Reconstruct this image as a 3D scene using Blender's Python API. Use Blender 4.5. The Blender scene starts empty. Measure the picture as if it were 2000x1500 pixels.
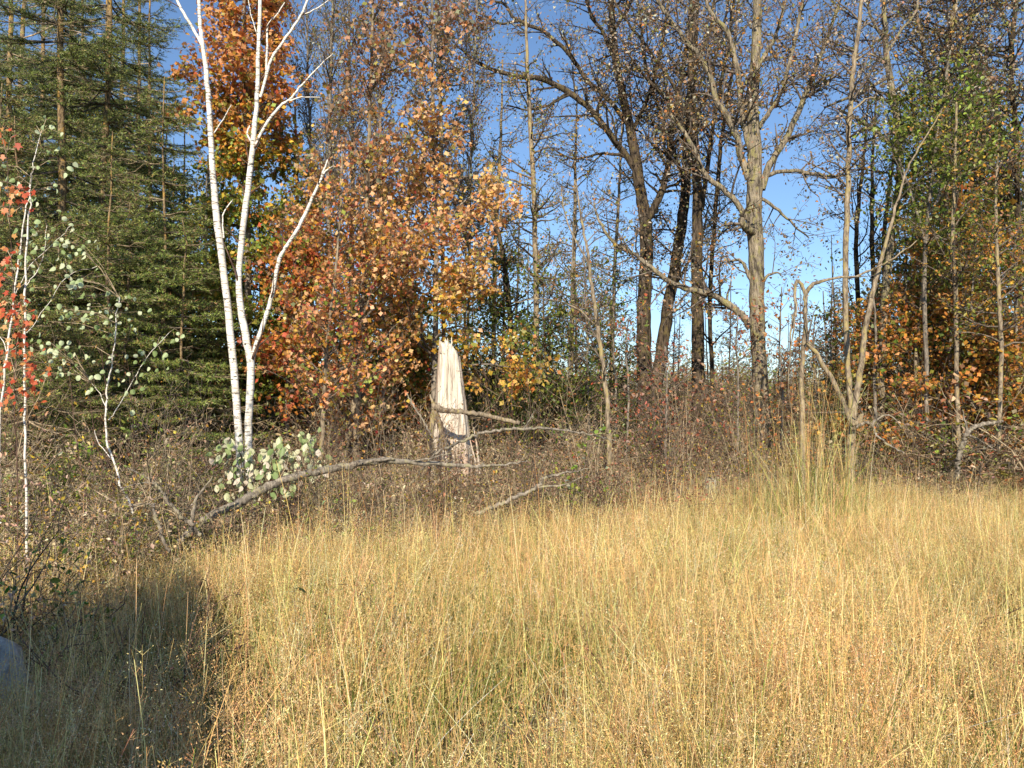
import bpy, math, random
import numpy as np
from mathutils import Vector
random.seed(7); np.random.seed(7)
R = math.radians
sc = bpy.context.scene
COL = sc.collection

# ------------------------------------------------------------------ camera, sky, sun, exposure
CAM_H, PITCH, F = 1.65, math.atan(50/1500), 1500.0
cam = bpy.data.objects.new('camera', bpy.data.cameras.new('camera')); COL.objects.link(cam)
cam.location = (0, 0, CAM_H); cam.rotation_euler = (R(90)+PITCH, 0, 0)
cam.data.sensor_width = 36; cam.data.lens = 27; cam.data.clip_end = 3000
sc.camera = cam
SUN_AZ, SUN_EL = R(-6), R(30)          # light travels towards +Y, a little to the right; sun behind the camera
w = bpy.data.worlds.new('World'); sc.world = w; w.use_nodes = True
nt = w.node_tree; bg = nt.nodes['Background']
sky = nt.nodes.new('ShaderNodeTexSky'); sky.sky_type = 'NISHITA'; sky.sun_disc = False
sky.sun_elevation = SUN_EL; sky.sun_rotation = math.pi - SUN_AZ
sky.air_density = 1.0; sky.dust_density = 0.0; sky.ozone_density = 4.5
nt.links.new(sky.outputs[0], bg.inputs[0]); bg.inputs[1].default_value = 0.115
sl = bpy.data.lights.new('sun', 'SUN'); sl.energy = 5.0; sl.angle = R(0.6); sl.color = (1, .88, .69)
so = bpy.data.objects.new('sun', sl); COL.objects.link(so)
sd = Vector((math.sin(-SUN_AZ)*math.cos(SUN_EL), math.cos(SUN_AZ)*math.cos(SUN_EL), -math.sin(SUN_EL)))
so.rotation_euler = sd.to_track_quat('-Z', 'Y').to_euler(); so.location = (0, -5, 20)
sc.view_settings.view_transform = 'Standard'; sc.view_settings.look = 'None'
sc.view_settings.gamma = 1; sc.view_settings.exposure = 0.52; sc.view_settings.use_curve_mapping = False
sc.cycles.max_bounces = 6; sc.cycles.transparent_max_bounces = 4
sc.cycles.diffuse_bounces = 2; sc.cycles.glossy_bounces = 1; sc.cycles.transmission_bounces = 3

def P(px, py, D):
    u = (px-1000)/F; v = (750-py)/F
    return np.array([u*D, (math.cos(PITCH)-v*math.sin(PITCH))*D, CAM_H+(math.sin(PITCH)+v*math.cos(PITCH))*D])

# ------------------------------------------------------------------ materials
def newmat(name):
    m = bpy.data.materials.new(name); m.use_nodes = True
    n = m.node_tree; return m, n, n.nodes['Principled BSDF']
def ramp(n, stops):
    r = n.nodes.new('ShaderNodeValToRGB'); e = r.color_ramp.elements
    while len(e) < len(stops): e.new(0.5)
    for i, (p, c) in enumerate(stops): e[i].position = p; e[i].color = (*c, 1)
    return r
def mapping(n, scale, kind='Object'):
    if kind == 'World':
        tc = n.nodes.new('ShaderNodeNewGeometry'); src = tc.outputs['Position']
    else:
        tc = n.nodes.new('ShaderNodeTexCoord'); src = tc.outputs[kind]
    mp = n.nodes.new('ShaderNodeMapping'); mp.inputs['Scale'].default_value = scale
    n.links.new(src, mp.inputs[0]); return mp
def noise(n, mp, s, d=4, r=.6):
    x = n.nodes.new('ShaderNodeTexNoise'); x.inputs['Scale'].default_value = s
    x.inputs['Detail'].default_value = d; x.inputs['Roughness'].default_value = r
    n.links.new(mp.outputs[0], x.inputs['Vector']); return x
def bump(n, src, b, dist=.02, st=.8):
    bp = n.nodes.new('ShaderNodeBump'); bp.inputs['Distance'].default_value = dist
    bp.inputs['Strength'].default_value = st
    n.links.new(src, bp.inputs['Height']); n.links.new(bp.outputs[0], b.inputs['Normal'])
def mixrgb(n, a, b_, fac, mode='MIX'):
    x = n.nodes.new('ShaderNodeMix'); x.data_type = 'RGBA'; x.blend_type = mode
    for i, s in ((0, fac), (6, a), (7, b_)):
        if hasattr(s, 'links') or hasattr(s, 'is_linked'): n.links.new(s, x.inputs[i])
        elif isinstance(s, tuple): x.inputs[i].default_value = (*s, 1)
        else: x.inputs[i].default_value = s
    return x.outputs[2]
def leafmat(name, trans=.35, rough=.55, nscale=0):
    m, n, b = newmat(name); rough -= .08
    at = n.nodes.new('ShaderNodeAttribute'); at.attribute_name = 'col'
    c = at.outputs['Color']
    if nscale:
        nz = noise(n, mapping(n, (1, 1, 1), 'World'), nscale, 3)
        rp = ramp(n, [(.3, (.78, .84, .72)), (.7, (1.12, 1.04, .98))])
        n.links.new(nz.outputs[0], rp.inputs[0]); c = mixrgb(n, c, rp.outputs[0], 1.0, 'MULTIPLY')
    n.links.new(c, b.inputs['Base Color']); b.inputs['Roughness'].default_value = rough
    b.inputs['Specular IOR Level'].default_value = .45
    t = n.nodes.new('ShaderNodeBsdfTranslucent'); n.links.new(c, t.inputs[0])
    mx = n.nodes.new('ShaderNodeMixShader'); mx.inputs[0].default_value = trans
    n.links.new(b.outputs[0], mx.inputs[1]); n.links.new(t.outputs[0], mx.inputs[2])
    n.links.new(mx.outputs[0], n.nodes['Material Output'].inputs[0]); return m
def barkmat(name, dark, light, lichen=None, zs=.18, s=34, bd=.03, lo=.38, hi=.62):
    m, n, b = newmat(name)
    a = noise(n, mapping(n, (1, 1, zs)), s, 6, .65)
    r = ramp(n, [(lo, dark), (hi, light)]); n.links.new(a.outputs[0], r.inputs[0]); c = r.outputs[0]
    k = noise(n, mapping(n, (1, 1, .6)), 5, 4)
    kr = ramp(n, [(.35, (.72, .72, .72)), (.65, (1.12, 1.1, 1.06))]); n.links.new(k.outputs[0], kr.inputs[0])
    c = mixrgb(n, c, kr.outputs[0], 1.0, 'MULTIPLY')
    if lichen:
        q = noise(n, mapping(n, (1, 1, .5)), 11, 5, .7); qr = ramp(n, [(.52, (0, 0, 0)), (.62, (1, 1, 1))])
        n.links.new(q.outputs[0], qr.inputs[0]); c = mixrgb(n, c, lichen, qr.outputs[0])
    n.links.new(c, b.inputs['Base Color']); b.inputs['Roughness'].default_value = .9
    b.inputs['Specular IOR Level'].default_value = .15
    bump(n, a.outputs[0], b, bd, 1); return m

M = {}
M['leaf'] = leafmat('leaf', .44)
M['needle'] = leafmat('needle', .12, .5)
M['deadleaf'] = leafmat('dead_leaf', .2, .7)
M['grass'] = leafmat('grass_blade', .14, .5, .9)
M['grass'].node_tree.nodes['Principled BSDF'].inputs['Specular IOR Level'].default_value = .15
M['bark_oak'] = barkmat('oak_bark', (.055, .045, .036), (.40, .34, .255), (.30, .27, .12), .16, 30, .05, .36, .6)
M['bark_oak_dark'] = barkmat('dark_oak_bark', (.022, .018, .015), (.15, .115, .085), (.14, .11, .05), .18, 26, .05)
M['bark_tan'] = barkmat('tan_bark', (.13, .10, .075), (.40, .33, .24), (.36, .29, .13), .3, 30, .012)
M['bark_grey'] = barkmat('grey_bark', (.10, .088, .076), (.33, .29, .245), None, .3, 30, .012)
M['bark_spruce'] = barkmat('spruce_bark', (.10, .07, .045), (.36, .27, .16), (.40, .25, .07), .5, 40, .02)
M['twig'] = barkmat('twig_bark', (.07, .055, .045), (.24, .20, .165), None, .4, 20, .003)
M['twig_dark'] = barkmat('dark_twig_bark', (.028, .023, .02), (.11, .09, .072), None, .4, 20, .003)
M['twig_red'] = barkmat('reddish_twig_bark', (.06, .035, .028), (.20, .13, .10), None, .4, 20, .003)
M['twig_dead'] = barkmat('dead_twig_bark', (.20, .15, .10), (.56, .45, .31), None, .3, 24, .004)
M['log'] = barkmat('weathered_log', (.10, .085, .07), (.38, .335, .28), (.30, .27, .17), .3, 30, .02)
# paper birch
m, n, b = newmat('birch_bark')
a = noise(n, mapping(n, (9, 9, 75)), 1.0, 3, .6)
r1 = ramp(n, [(.555, (0, 0, 0)), (.60, (1, 1, 1))]); n.links.new(a.outputs[0], r1.inputs[0])
a2 = noise(n, mapping(n, (13, 13, 34)), 1.0, 4, .7)
r2 = ramp(n, [(.605, (0, 0, 0)), (.635, (1, 1, 1))]); n.links.new(a2.outputs[0], r2.inputs[0])
k = noise(n, mapping(n, (3, 3, 9)), 1.0, 4)
kr = ramp(n, [(.35, (.68, .62, .53)), (.62, (.84, .81, .75))]); n.links.new(k.outputs[0], kr.inputs[0])
c = mixrgb(n, kr.outputs[0], (.24, .20, .16), r1.outputs[0]); c = mixrgb(n, c, (.035, .03, .027), r2.outputs[0])
n.links.new(c, b.inputs['Base Color']); b.inputs['Roughness'].default_value = .55
bump(n, a.outputs[0], b, .006, .5); M['birch'] = m
# bare snag wood
m, n, b = newmat('bare_wood')
a = noise(n, mapping(n, (1, 1, .045)), 26, 6, .65)
r = ramp(n, [(.36, (.17, .13, .10)), (.45, (.56, .48, .39)), (.60, (.80, .73, .62))]); n.links.new(a.outputs[0], r.inputs[0])
k = noise(n, mapping(n, (1, 1, .12)), 5, 4)
kr = ramp(n, [(.51, (0, 0, 0)), (.64, (1, 1, 1))]); n.links.new(k.outputs[0], kr.inputs[0])
c = mixrgb(n, r.outputs[0], (.52, .37, .28), kr.outputs[0])
h = noise(n, mapping(n, (1, 1, .7)), 42, 2); hr = ramp(n, [(.69, (0, 0, 0)), (.73, (1, 1, 1))]); n.links.new(h.outputs[0], hr.inputs[0])
c = mixrgb(n, c, (.07, .05, .04), hr.outputs[0])
n.links.new(c, b.inputs['Base Color']); b.inputs['Roughness'].default_value = .8
bump(n, a.outputs[0], b, .03, 1); M['snag'] = m
# ground
m, n, b = newmat('field_soil')
a = noise(n, mapping(n, (1, 1, 1)), 1.3, 6); r = ramp(n, [(.3, (.045, .035, .02)), (.5, (.10, .085, .035)), (.7, (.17, .13, .07))])
n.links.new(a.outputs[0], r.inputs[0])
a2 = noise(n, mapping(n, (1, 1, 1)), 45, 5); r2 = ramp(n, [(.3, (.6, .6, .6)), (.7, (1.3, 1.25, 1.1))]); n.links.new(a2.outputs[0], r2.inputs[0])
n.links.new(mixrgb(n, r.outputs[0], r2.outputs[0], 1.0, 'MULTIPLY'), b.inputs['Base Color'])
b.inputs['Roughness'].default_value = 1; bump(n, a2.outputs[0], b, .04, .8); M['soil'] = m
m, n, b = newmat('rock')
a = noise(n, mapping(n, (1, 1, 1)), 9, 7, .7); r = ramp(n, [(.3, (.20, .18, .15)), (.5, (.46, .43, .38)), (.7, (.66, .62, .56))])
n.links.new(a.outputs[0], r.inputs[0]); n.links.new(r.outputs[0], b.inputs['Base Color'])
b.inputs['Roughness'].default_value = .85; bump(n, a.outputs[0], b, .06, 1); M['rock'] = m
def plain(name, c, rough=.7):
    m, n, b = newmat(name); a = noise(n, mapping(n, (1, 1, 1)), 6, 5)
    r = ramp(n, [(.3, tuple(x*.8 for x in c)), (.7, tuple(min(1, x*1.15) for x in c))])
    n.links.new(a.outputs[0], r.inputs[0]); n.links.new(r.outputs[0], b.inputs['Base Color'])
    b.inputs['Roughness'].default_value = rough; return m

# ------------------------------------------------------------------ mesh helpers
def tag(o, label=None, cat=None, group=None, kind=None):
    for k, v in (('label', label), ('category', cat), ('group', group), ('kind', kind)):
        if v: o[k] = v
    return o
def raw_mesh(name, V, faces, col=None, mats=(), smooth=False, matidx=None):
    """faces: list of int arrays (n,k)"""
    me = bpy.data.meshes.new(name); V = np.asarray(V, np.float32)
    faces = [np.asarray(f, np.int32) for f in faces if len(f)]
    me.vertices.add(len(V)); me.vertices.foreach_set('co', V.ravel())
    tot = sum(f.size for f in faces); npoly = sum(len(f) for f in faces)
    me.loops.add(tot); me.polygons.add(npoly)
    me.loops.foreach_set('vertex_index', np.concatenate([f.ravel() for f in faces]))
    sizes = np.concatenate([np.full(len(f), f.shape[1], np.int32) for f in faces])
    me.polygons.foreach_set('loop_start', np.concatenate([[0], np.cumsum(sizes)[:-1]]).astype(np.int32))
    if matidx is not None: me.polygons.foreach_set('material_index', np.asarray(matidx, np.int32))
    if smooth: me.polygons.foreach_set('use_smooth', np.ones(npoly, bool))
    for m in mats: me.materials.append(m)
    if col is not None:
        a = me.color_attributes.new('col', 'FLOAT_COLOR', 'POINT')
        a.data.foreach_set('color', np.concatenate([col, np.ones((len(col), 1))], 1).astype(np.float32).ravel())
    me.update(calc_edges=True); return me
def link(name, me, parent=None):
    o = bpy.data.objects.new(name, me); COL.objects.link(o)
    if parent: o.parent = parent
    return o
def empty(name, loc):
    o = bpy.data.objects.new(name, None); COL.objects.link(o); o.location = Vector(loc); o.empty_display_size = .2; return o

def tubes(lines, sides=4, rough=0.0):
    """lines: list of (pts Nx3, radii N). returns V, F(quads)"""
    if not lines: return np.zeros((0, 3)), np.zeros((0, 4), int)
    cnt = np.array([len(l[0]) for l in lines]); Pn = np.concatenate([l[0] for l in lines]); Rn = np.concatenate([l[1] for l in lines])
    N = len(Pn); ends = np.cumsum(cnt)-1; starts = ends-cnt+1
    nx = np.minimum(np.arange(N)+1, np.repeat(ends, cnt)); pv = np.maximum(np.arange(N)-1, np.repeat(starts, cnt))
    T = Pn[nx]-Pn[pv]; T /= np.linalg.norm(T, axis=1, keepdims=True)+1e-9
    D = Pn[ends]-Pn[starts]; D /= np.linalg.norm(D, axis=1, keepdims=True)+1e-9
    ref = np.where(np.abs(D[:, 2:3]) > .8, np.array([[1., .13, 0]]), np.array([[.1, .07, 1.]]))
    ref = np.repeat(ref, cnt, 0)
    A = np.cross(T, ref); A /= np.linalg.norm(A, axis=1, keepdims=True)+1e-9; B = np.cross(T, A)
    an = np.arange(sides)*2*math.pi/sides
    rr = Rn[:, None]*np.ones((1, sides))
    if rough: rr = rr*(1+np.random.uniform(-rough, rough, rr.shape))
    V = Pn[:, None, :]+rr[..., None]*(np.cos(an)[None, :, None]*A[:, None, :]+np.sin(an)[None, :, None]*B[:, None, :])
    i = np.setdiff1d(np.arange(N), ends)
    j = np.arange(sides); j2 = (j+1) % sides
    Fq = np.stack([i[:, None]*sides+j, i[:, None]*sides+j2, (i[:, None]+1)*sides+j2, (i[:, None]+1)*sides+j], -1).reshape(-1, 4)
    return V.reshape(-1, 3), Fq

KITE = (np.array([(0, 0, 0), (.36, .5, .08), (0, 1, -.05), (-.36, .45, .08)]), [(0, 1, 2), (0, 2, 3)])
OVAL = (np.array([(0, 0, 0), (.30, .30, .07), (.30, .66, .05), (0, 1, -.12), (-.30, .66, .05), (-.30, .30, .07)]), [(0, 1, 2, 3), (0, 3, 4, 5)])
CURL = (np.array([(0, 0, 0), (.26, .3, .30), (.16, .75, .38), (0, 1, .1), (-.16, .75, .34), (-.28, .3, .28)]), [(0, 1, 2, 3), (0, 3, 4, 5)])
MAPLE = (np.array([(0, 0, 0), (.30, .05, .05), (.26, .30, .03), (.56, .62, -.05), (.20, .60, .04), (0, 1.05, -.12), (-.20, .60, .04), (-.56, .62, -.05), (-.26, .30, .03), (-.30, .05, .05)]),
         [(0, 1, 2, 3, 4), (0, 4, 5, 6), (0, 6, 7, 8, 9)])
MAPS = (np.array([(0, 0, 0), (.13, .30, .06), (.60, .52, -.08), (0, 1.1, -.14), (-.60, .52, -.08), (-.13, .30, .06)]), [(0, 1, 2, 3), (0, 3, 4, 5)])
NEEDLE = (np.array([(-.11, 0, 0), (.11, 0, 0), (0, 1, 0)]), [(0, 1, 2)])
ROUND = (np.array([(0, 0, 0), (.28, .05, .10), (.46, .34, .20), (.36, .70, .12), (0, 1.05, -.16), (-.36, .70, .12), (-.46, .34, .20), (-.28, .05, .10)]), [(0, 1, 2, 3, 4), (0, 4, 5, 6, 7)])
def unit(v): return v/(np.linalg.norm(v, axis=-1, keepdims=True)+1e-9)
def leafgeo(pos, tmpl, size, cols, bias=(0, -.25, .55), axis=None, spread=1.0):
    N = len(pos); tv, tf = tmpl
    nrm = unit(unit(np.random.normal(size=(N, 3)))*spread+np.array(bias))
    a = axis if axis is not None else np.random.normal(size=(N, 3))+np.array([0, 0, -.6])
    a = unit(a-nrm*np.sum(a*nrm, 1, keepdims=True)); b = np.cross(a, nrm)
    s = np.broadcast_to(np.asarray(size), (N,))[:, None]
    b = b*np.random.uniform(.5, 1.05, (N, 1))
    V = pos[:, None, :]+s[..., None]*(tv[None, :, 0:1]*b[:, None]+tv[None, :, 1:2]*a[:, None]+tv[None, :, 2:3]*nrm[:, None])
    k = len(tv); F_ = {}
    for f in tf: F_.setdefault(len(f), []).append(f)
    faces = [(np.arange(N)[:, None, None]*k+np.array(fs)[None]).reshape(-1, q) for q, fs in F_.items()]
    return V.reshape(-1, 3), faces, np.repeat(cols, k, 0)
def pick(pal, N, jit=.18):
    c = np.array([p[1:] for p in pal], float); wgt = np.array([p[0] for p in pal], float); wgt /= wgt.sum()
    k = c[np.random.choice(len(c), N, p=wgt)]
    return np.clip(k*np.exp(np.random.normal(0, jit, (N, 1)))*np.exp(np.random.normal(0, jit*.35, (N, 3))), 0, .95)
# palette entries: weight, linear rgb
ORANGE = (.66, .25, .07); PEACH = (.74, .38, .17); RED = (.54, .13, .06); CRIM = (.36, .04, .04); YEL = (.70, .48, .07); GOLD = (.70, .36, .06)
GREEN = (.16, .215, .035); DGREEN = (.07, .105, .022); OLIVE = (.32, .29, .06); LGREEN = (.32, .41, .075); BROWN = (.30, .17, .085); RUST = (.44, .19, .08)
TAN = (.46, .32, .18); PALE = (.60, .54, .42); PINKBR = (.42, .27, .19); GREYG = (.26, .28, .17); ASPEN = (.46, .54, .33)
def pal(*a): return [(a[i], *a[i+1]) for i in range(0, len(a), 2)]

def grow(T, p, d, L, r, lvl, S):
    n = min(12, max(2 if lvl >= 3 else 3, int(L/S.get('step', .22))+1)); st = L/n
    pts = [p]; d = d/np.linalg.norm(d); wn = S.get('wander', .22); up = S.get('up', .06)
    rs = [r]
    rnd = np.random.normal(0, wn, (n, 3))
    for i in range(n):
        d = d+rnd[i]; d[2] += up; d = d/math.sqrt(d[0]*d[0]+d[1]*d[1]+d[2]*d[2])
        p = p+d*st; pts.append(p); rs.append(max(r*(1-(i+1)/n*.8), S.get('rmin', .0022)))
    pts = np.array(pts)
    T[lvl].append((pts, np.array(rs)))
    if lvl < S.get('lvls', 3):
        nc = L*S['dens'][lvl-1]; nc = int(nc)+(random.random() < nc-int(nc))
        for _ in range(nc):
            t = random.uniform(S.get('t0', .12), 1)*n; i = min(int(t), n-1); q = pts[i]+(pts[i+1]-pts[i])*(t-i)
            dd = pts[i+1]-pts[i]; dd = dd/np.linalg.norm(dd)
            o = np.random.normal(size=3); o[2] *= S.get('flat', 1); o -= dd*o.dot(dd); o /= np.linalg.norm(o)+1e-9
            an = S.get('ang', .85)*random.uniform(.7, 1.3)
            cl = L*S.get('ratio', .5)*random.uniform(.5, 1.15)*(1-.55*t/n)
            if cl < S.get('lmin', .08): cl = S.get('lmin', .08)
            grow(T, q, dd*math.cos(an)+o*math.sin(an), cl, max(rs[i]*S.get('rr', .5), S.get('rmin', .0022)), lvl+1, S)
    if lvl >= S.get('leaflvl', 2) and S.get('leaf', 0) > 0:
        nl = L*S['leaf']; nl = int(nl)+(random.random() < nl-int(nl))
        if nl:
            t = np.random.uniform(.15, 1, nl)*n; i = np.minimum(t.astype(int), n-1)
            q = pts[i]+(pts[i+1]-pts[i])*(t-i)[:, None]
            T['leaf'].append(q+np.random.normal(0, S.get('lj', .03), q.shape))

def smooth_poly(pts, k=4):
    """Catmull-Rom through rows (x,y,z,r)"""
    pts = np.array(pts, float); P_ = np.vstack([2*pts[0]-pts[1], pts, 2*pts[-1]-pts[-2]]); out = []
    for i in range(1, len(P_)-2):
        for t in np.arange(k)/k:
            a, b, c, d = P_[i-1], P_[i], P_[i+1], P_[i+2]
            out.append(.5*((2*b)+(-a+c)*t+(2*a-5*b+4*c-d)*t*t+(-a+3*b-3*c+d)*t**3))
    out.append(pts[-1]); o = np.array(out); o[:, 3] = np.maximum(o[:, 3], .002); return o
def pxline(rows, D, k=4, wob=.0):
    """rows: (px, py, rpx[, dD])"""
    L = []
    for r_ in rows:
        dd = D+(r_[3] if len(r_) > 3 else 0); q = P(r_[0], r_[1], dd); L.append((*q, r_[2]/F*dd))
    o = smooth_poly(L, k)
    if wob: o[1:-1, :3] += np.random.normal(0, wob, (len(o)-2, 3))
    return o
def to_ground(rows, D, flare=1.25):
    """adds ground row under the first one when it floats"""
    q = P(rows[0][0], rows[0][1], D)
    if q[2] > .05:
        gy = 800+CAM_H*F/D; r0 = rows[0]; dx = (rows[0][0]-rows[1][0])/max(1, rows[0][1]-rows[1][1])*(gy-r0[1])*.4
        rows = [(r0[0]+dx, gy+4, r0[2]*flare)]+list(rows)
    return rows


def tree(name, label, cat, D, trunk, limbs=(), auto=None, S=None, pals=None, leafsize=.06, tmpl=KITE, bark='bark_oak', twig='twig',
         group=None, limb_grow=1.0, sides=12, roots=(), leafbias=(0, -.25, .5), lobes=0.04, wob=1.0, wd=.82):
    trunk = [(r_[0], r_[1], r_[2]*wd, *r_[3:]) for r_ in trunk]; limbs = [[(r_[0], r_[1], r_[2]*wd, *r_[3:]) for r_ in lb] for lb in limbs]
    tr = pxline(to_ground(trunk, D), D, 5, .006*wob); base = tr[0, :3].copy(); base[2] = 0
    root = empty(name, base); tag(root, label, cat, group)
    me_v, me_f = tubes([(tr[:, :3]-base, tr[:, 3])], sides, lobes)
    tp = link('trunk', raw_mesh('trunk', me_v, [me_f], None, [M[bark]], True), root)
    T = {1: [], 2: [], 3: [], 4: [], 5: [], 'leaf': []}
    S = dict(dens=(3, 4, 5), lvls=3, **(S or {})) if 'dens' not in (S or {}) else dict(S)
    S.setdefault('lvls', 3)
    for lb in limbs:
        l = pxline(lb, D, 4, .008*wob); v, f = tubes([(l[:, :3]-base, l[:, 3])], 8, .05)
        link('limb', raw_mesh('limb', v, [f], None, [M[bark]], True), root)
        # sub branches
        seg = np.linalg.norm(np.diff(l[:, :3], axis=0), axis=1); Lt = seg.sum()
        for _ in range(int(Lt*S['dens'][0]*limb_grow*1.12)):
            t = random.uniform(.12, 1)*(len(l)-1); i = min(int(t), len(l)-2); q = l[i, :3]+(l[i+1, :3]-l[i, :3])*(t-i)
            dd = unit(l[i+1, :3]-l[i, :3]); o = np.random.normal(size=3); o -= dd*o.dot(dd); o = unit(o); an = S.get('ang', .85)*random.uniform(.7, 1.3)
            grow(T, q, dd*math.cos(an)+o*math.sin(an), S.get('limbL', 1.1)*random.uniform(.4, 1.1)*(1-.35*t/len(l)), l[i, 3]*.45, 1, S)
    if auto:
        H = tr[:, 2]; z0, z1 = auto['z']; top = H.max()
        z1 = min(z1, top-.05)
        for _ in range(auto['n']):
            z = random.uniform(z0, z1); i = min(max(int(np.searchsorted(H, z)), 1), len(tr)-1)
            t = (z-H[i-1])/max(1e-6, H[i]-H[i-1]); q = tr[i-1, :3]+(tr[i, :3]-tr[i-1, :3])*min(max(t, 0), 1)
            f_ = (z-z0)/max(.01, (auto.get('top', z1)-z0)); Lb = auto['L'](min(f_, 1.))*random.uniform(.6, 1.15)
            az = random.uniform(0, 2*math.pi); ti = auto.get('tilt', .5)*random.uniform(.6, 1.4)
            d = np.array([math.cos(az)*math.cos(ti), math.sin(az)*math.cos(ti), math.sin(ti)])
            grow(T, q, d, Lb, min(tr[i, 3]*.5, .012+Lb*.008), 1, S)
    if T[1]:
        v, f = tubes([(a_-base, b_) for a_, b_ in T[1]], 5); o = link('branches', raw_mesh('branches', v, [f], None, [M[twig]], True), root); o['kind'] = 'stuff'
    tw = T[2]+T[3]+T[4]
    if tw:
        v, f = tubes([(a_-base, b_) for a_, b_ in tw], 3); o = link('twigs', raw_mesh('twigs', v, [f], None, [M[twig]]), root); o['kind'] = 'stuff'
    if T['leaf'] and pals:
        q = np.concatenate(T['leaf']); cols = np.zeros((len(q), 3))
        if callable(pals):
            which, plist = pals(q)
            for i, pp in enumerate(plist):
                mk = which == i; cols[mk] = pick(pp, int(mk.sum()))
        else: cols = pick(pals, len(q))
        v, fs, c = leafgeo(q-base, tmpl, np.random.uniform(.6, 1.2, len(q))*leafsize, cols, leafbias)
        o = link('leaves', raw_mesh('leaves', v, fs, c, [M['leaf']]), root); o['kind'] = 'stuff'
    return root, T

def spruce(label, D, px, H, rpx, L0=2.0, zlow=.6, dead=3.0, col=None, group=None, step=.30, jit=0, trunk=None, lit=1.0, gap=None):
    col = col or pal(2, (.08, .125, .035), 2.5, (.15, .205, .045), 2.5, (.27, .315, .075), 1, (.34, .29, .12))
    X = P(px, 800, D)[0]; base = np.array([X, D, 0.]); r0 = rpx/F*D
    root = empty('spruce_tree', base); tag(root, label, 'tree', group)
    zz = np.linspace(0, H, 14); tr = np.stack([np.random.normal(0, .02, 14).cumsum(), np.random.normal(0, .02, 14).cumsum(), zz], 1)
    v, f = tubes([(tr, r0*(1-zz/H*.92)+.005)], 10, .05); link('trunk', raw_mesh('trunk', v, [f], None, [M['bark_spruce']], True), root)
    dead_l, br_l, tw_l, nd_p, nd_a, nd_s = [], [], [], [], [], []
    z = zlow; zvis = P(1000, -60, D)[2]
    while z < H-.15:
        c0 = np.array([np.interp(z, zz, tr[:, 0]), np.interp(z, zz, tr[:, 1]), z])
        Lz = L0*(1-z/H)**.75*random.uniform(.75, 1.1)+.15
        if gap and gap[0] < z < gap[1]: Lz *= .45
        hid = z > zvis
        for k in range(4 if hid else 7):
            az = random.uniform(0, 6.283); L = Lz*random.uniform(.7, 1.1)
            if math.sin(az) > .3 and random.random() < .55: continue      # far side hidden anyway
            isdead = random.random() < (.6 if z < dead else .16)
            n = 7; s = np.linspace(0, 1, n+1)
            rad = np.array([math.cos(az), math.sin(az), 0.])
            sag = (.30 if z < H*.6 else .05)
            pts = c0+rad*(s*L)[:, None]+np.array([0, 0, 1.])*((-sag*L*s+.22*L*s**2.5))[:, None]+np.random.normal(0, .018, (n+1, 3))*s[:, None]
            rb = .006+.008*L
            (dead_l if isdead else br_l).append((pts, rb*(1-s*.8)))
            side = np.array([-rad[1], rad[0], 0.])
            if not isdead:
                m_ = int(L/.007); u = np.random.uniform(.1, 1, m_)*n; i_ = np.minimum(u.astype(int), n-1)
                nd_p.append(pts[i_]+(pts[i_+1]-pts[i_])*(u-i_)[:, None]); nd_a.append(unit(np.random.normal(size=(m_, 3))*.8+rad)); nd_s.append(np.ones(m_))
            nt_ = int(L/((.15 if hid else .042) if not isdead else .06))
            for _ in range(nt_):
                t = random.uniform(.12, 1)*n; i = min(int(t), n-1); q = pts[i]+(pts[i+1]-pts[i])*(t-i)
                sg = random.choice((-1, 1)); l2 = (.10+.42*L*(t/n)*(1-t/n)*1.6)*random.uniform(.5, 1.2); l2 = min(l2, .55)
                dd = unit(rad*.75+side*sg*random.uniform(.4, 1.1)+np.array([0, 0, random.uniform(-.35, .18)]))
                e = q+dd*l2+np.array([0, 0, -.06*l2])
                (dead_l if isdead else tw_l).append((np.array([q, (q+e)/2+np.random.normal(0, .01, 3), e]), np.array([.0035, .0028, .0018])))
                if isdead and random.random() < .75: continue
                m_ = int(l2/.0075)
                if m_ < 2: continue
                u = np.random.uniform(.1, 1, m_)[:, None]; nd_p.append(q+(e-q)*u)
                ax = np.random.normal(size=(m_, 3)); ax = unit(ax-dd*np.sum(ax*dd, 1, keepdims=True))*.75+dd*.75+np.array([0, 0, .15])
                nd_a.append(ax); nd_s.append(np.full(m_, 1.0))
        z += step*random.uniform(.6, 1.1)*(3 if z > zvis else 1)
    for nm, ls, mt in (('branches', br_l, 'twig'), ('dead_branches', dead_l, 'twig_dead'), ('twigs', tw_l, 'twig')):
        if ls:
            v, f = tubes(ls, 3); o = link(nm, raw_mesh(nm, v, [f], None, [M[mt]]), root); o['kind'] = 'stuff'
    q = np.concatenate(nd_p); a_ = np.concatenate(nd_a)
    cl = pick(col, len(q), .25)
    v, fs, c = leafgeo(q, NEEDLE, np.random.uniform(.034, .058, len(q)), cl, (0, -.2, .4), a_)
    o = link('needles', raw_mesh('needles', v, fs, c, [M['needle']]), root); o['kind'] = 'stuff'
    return root

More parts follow.
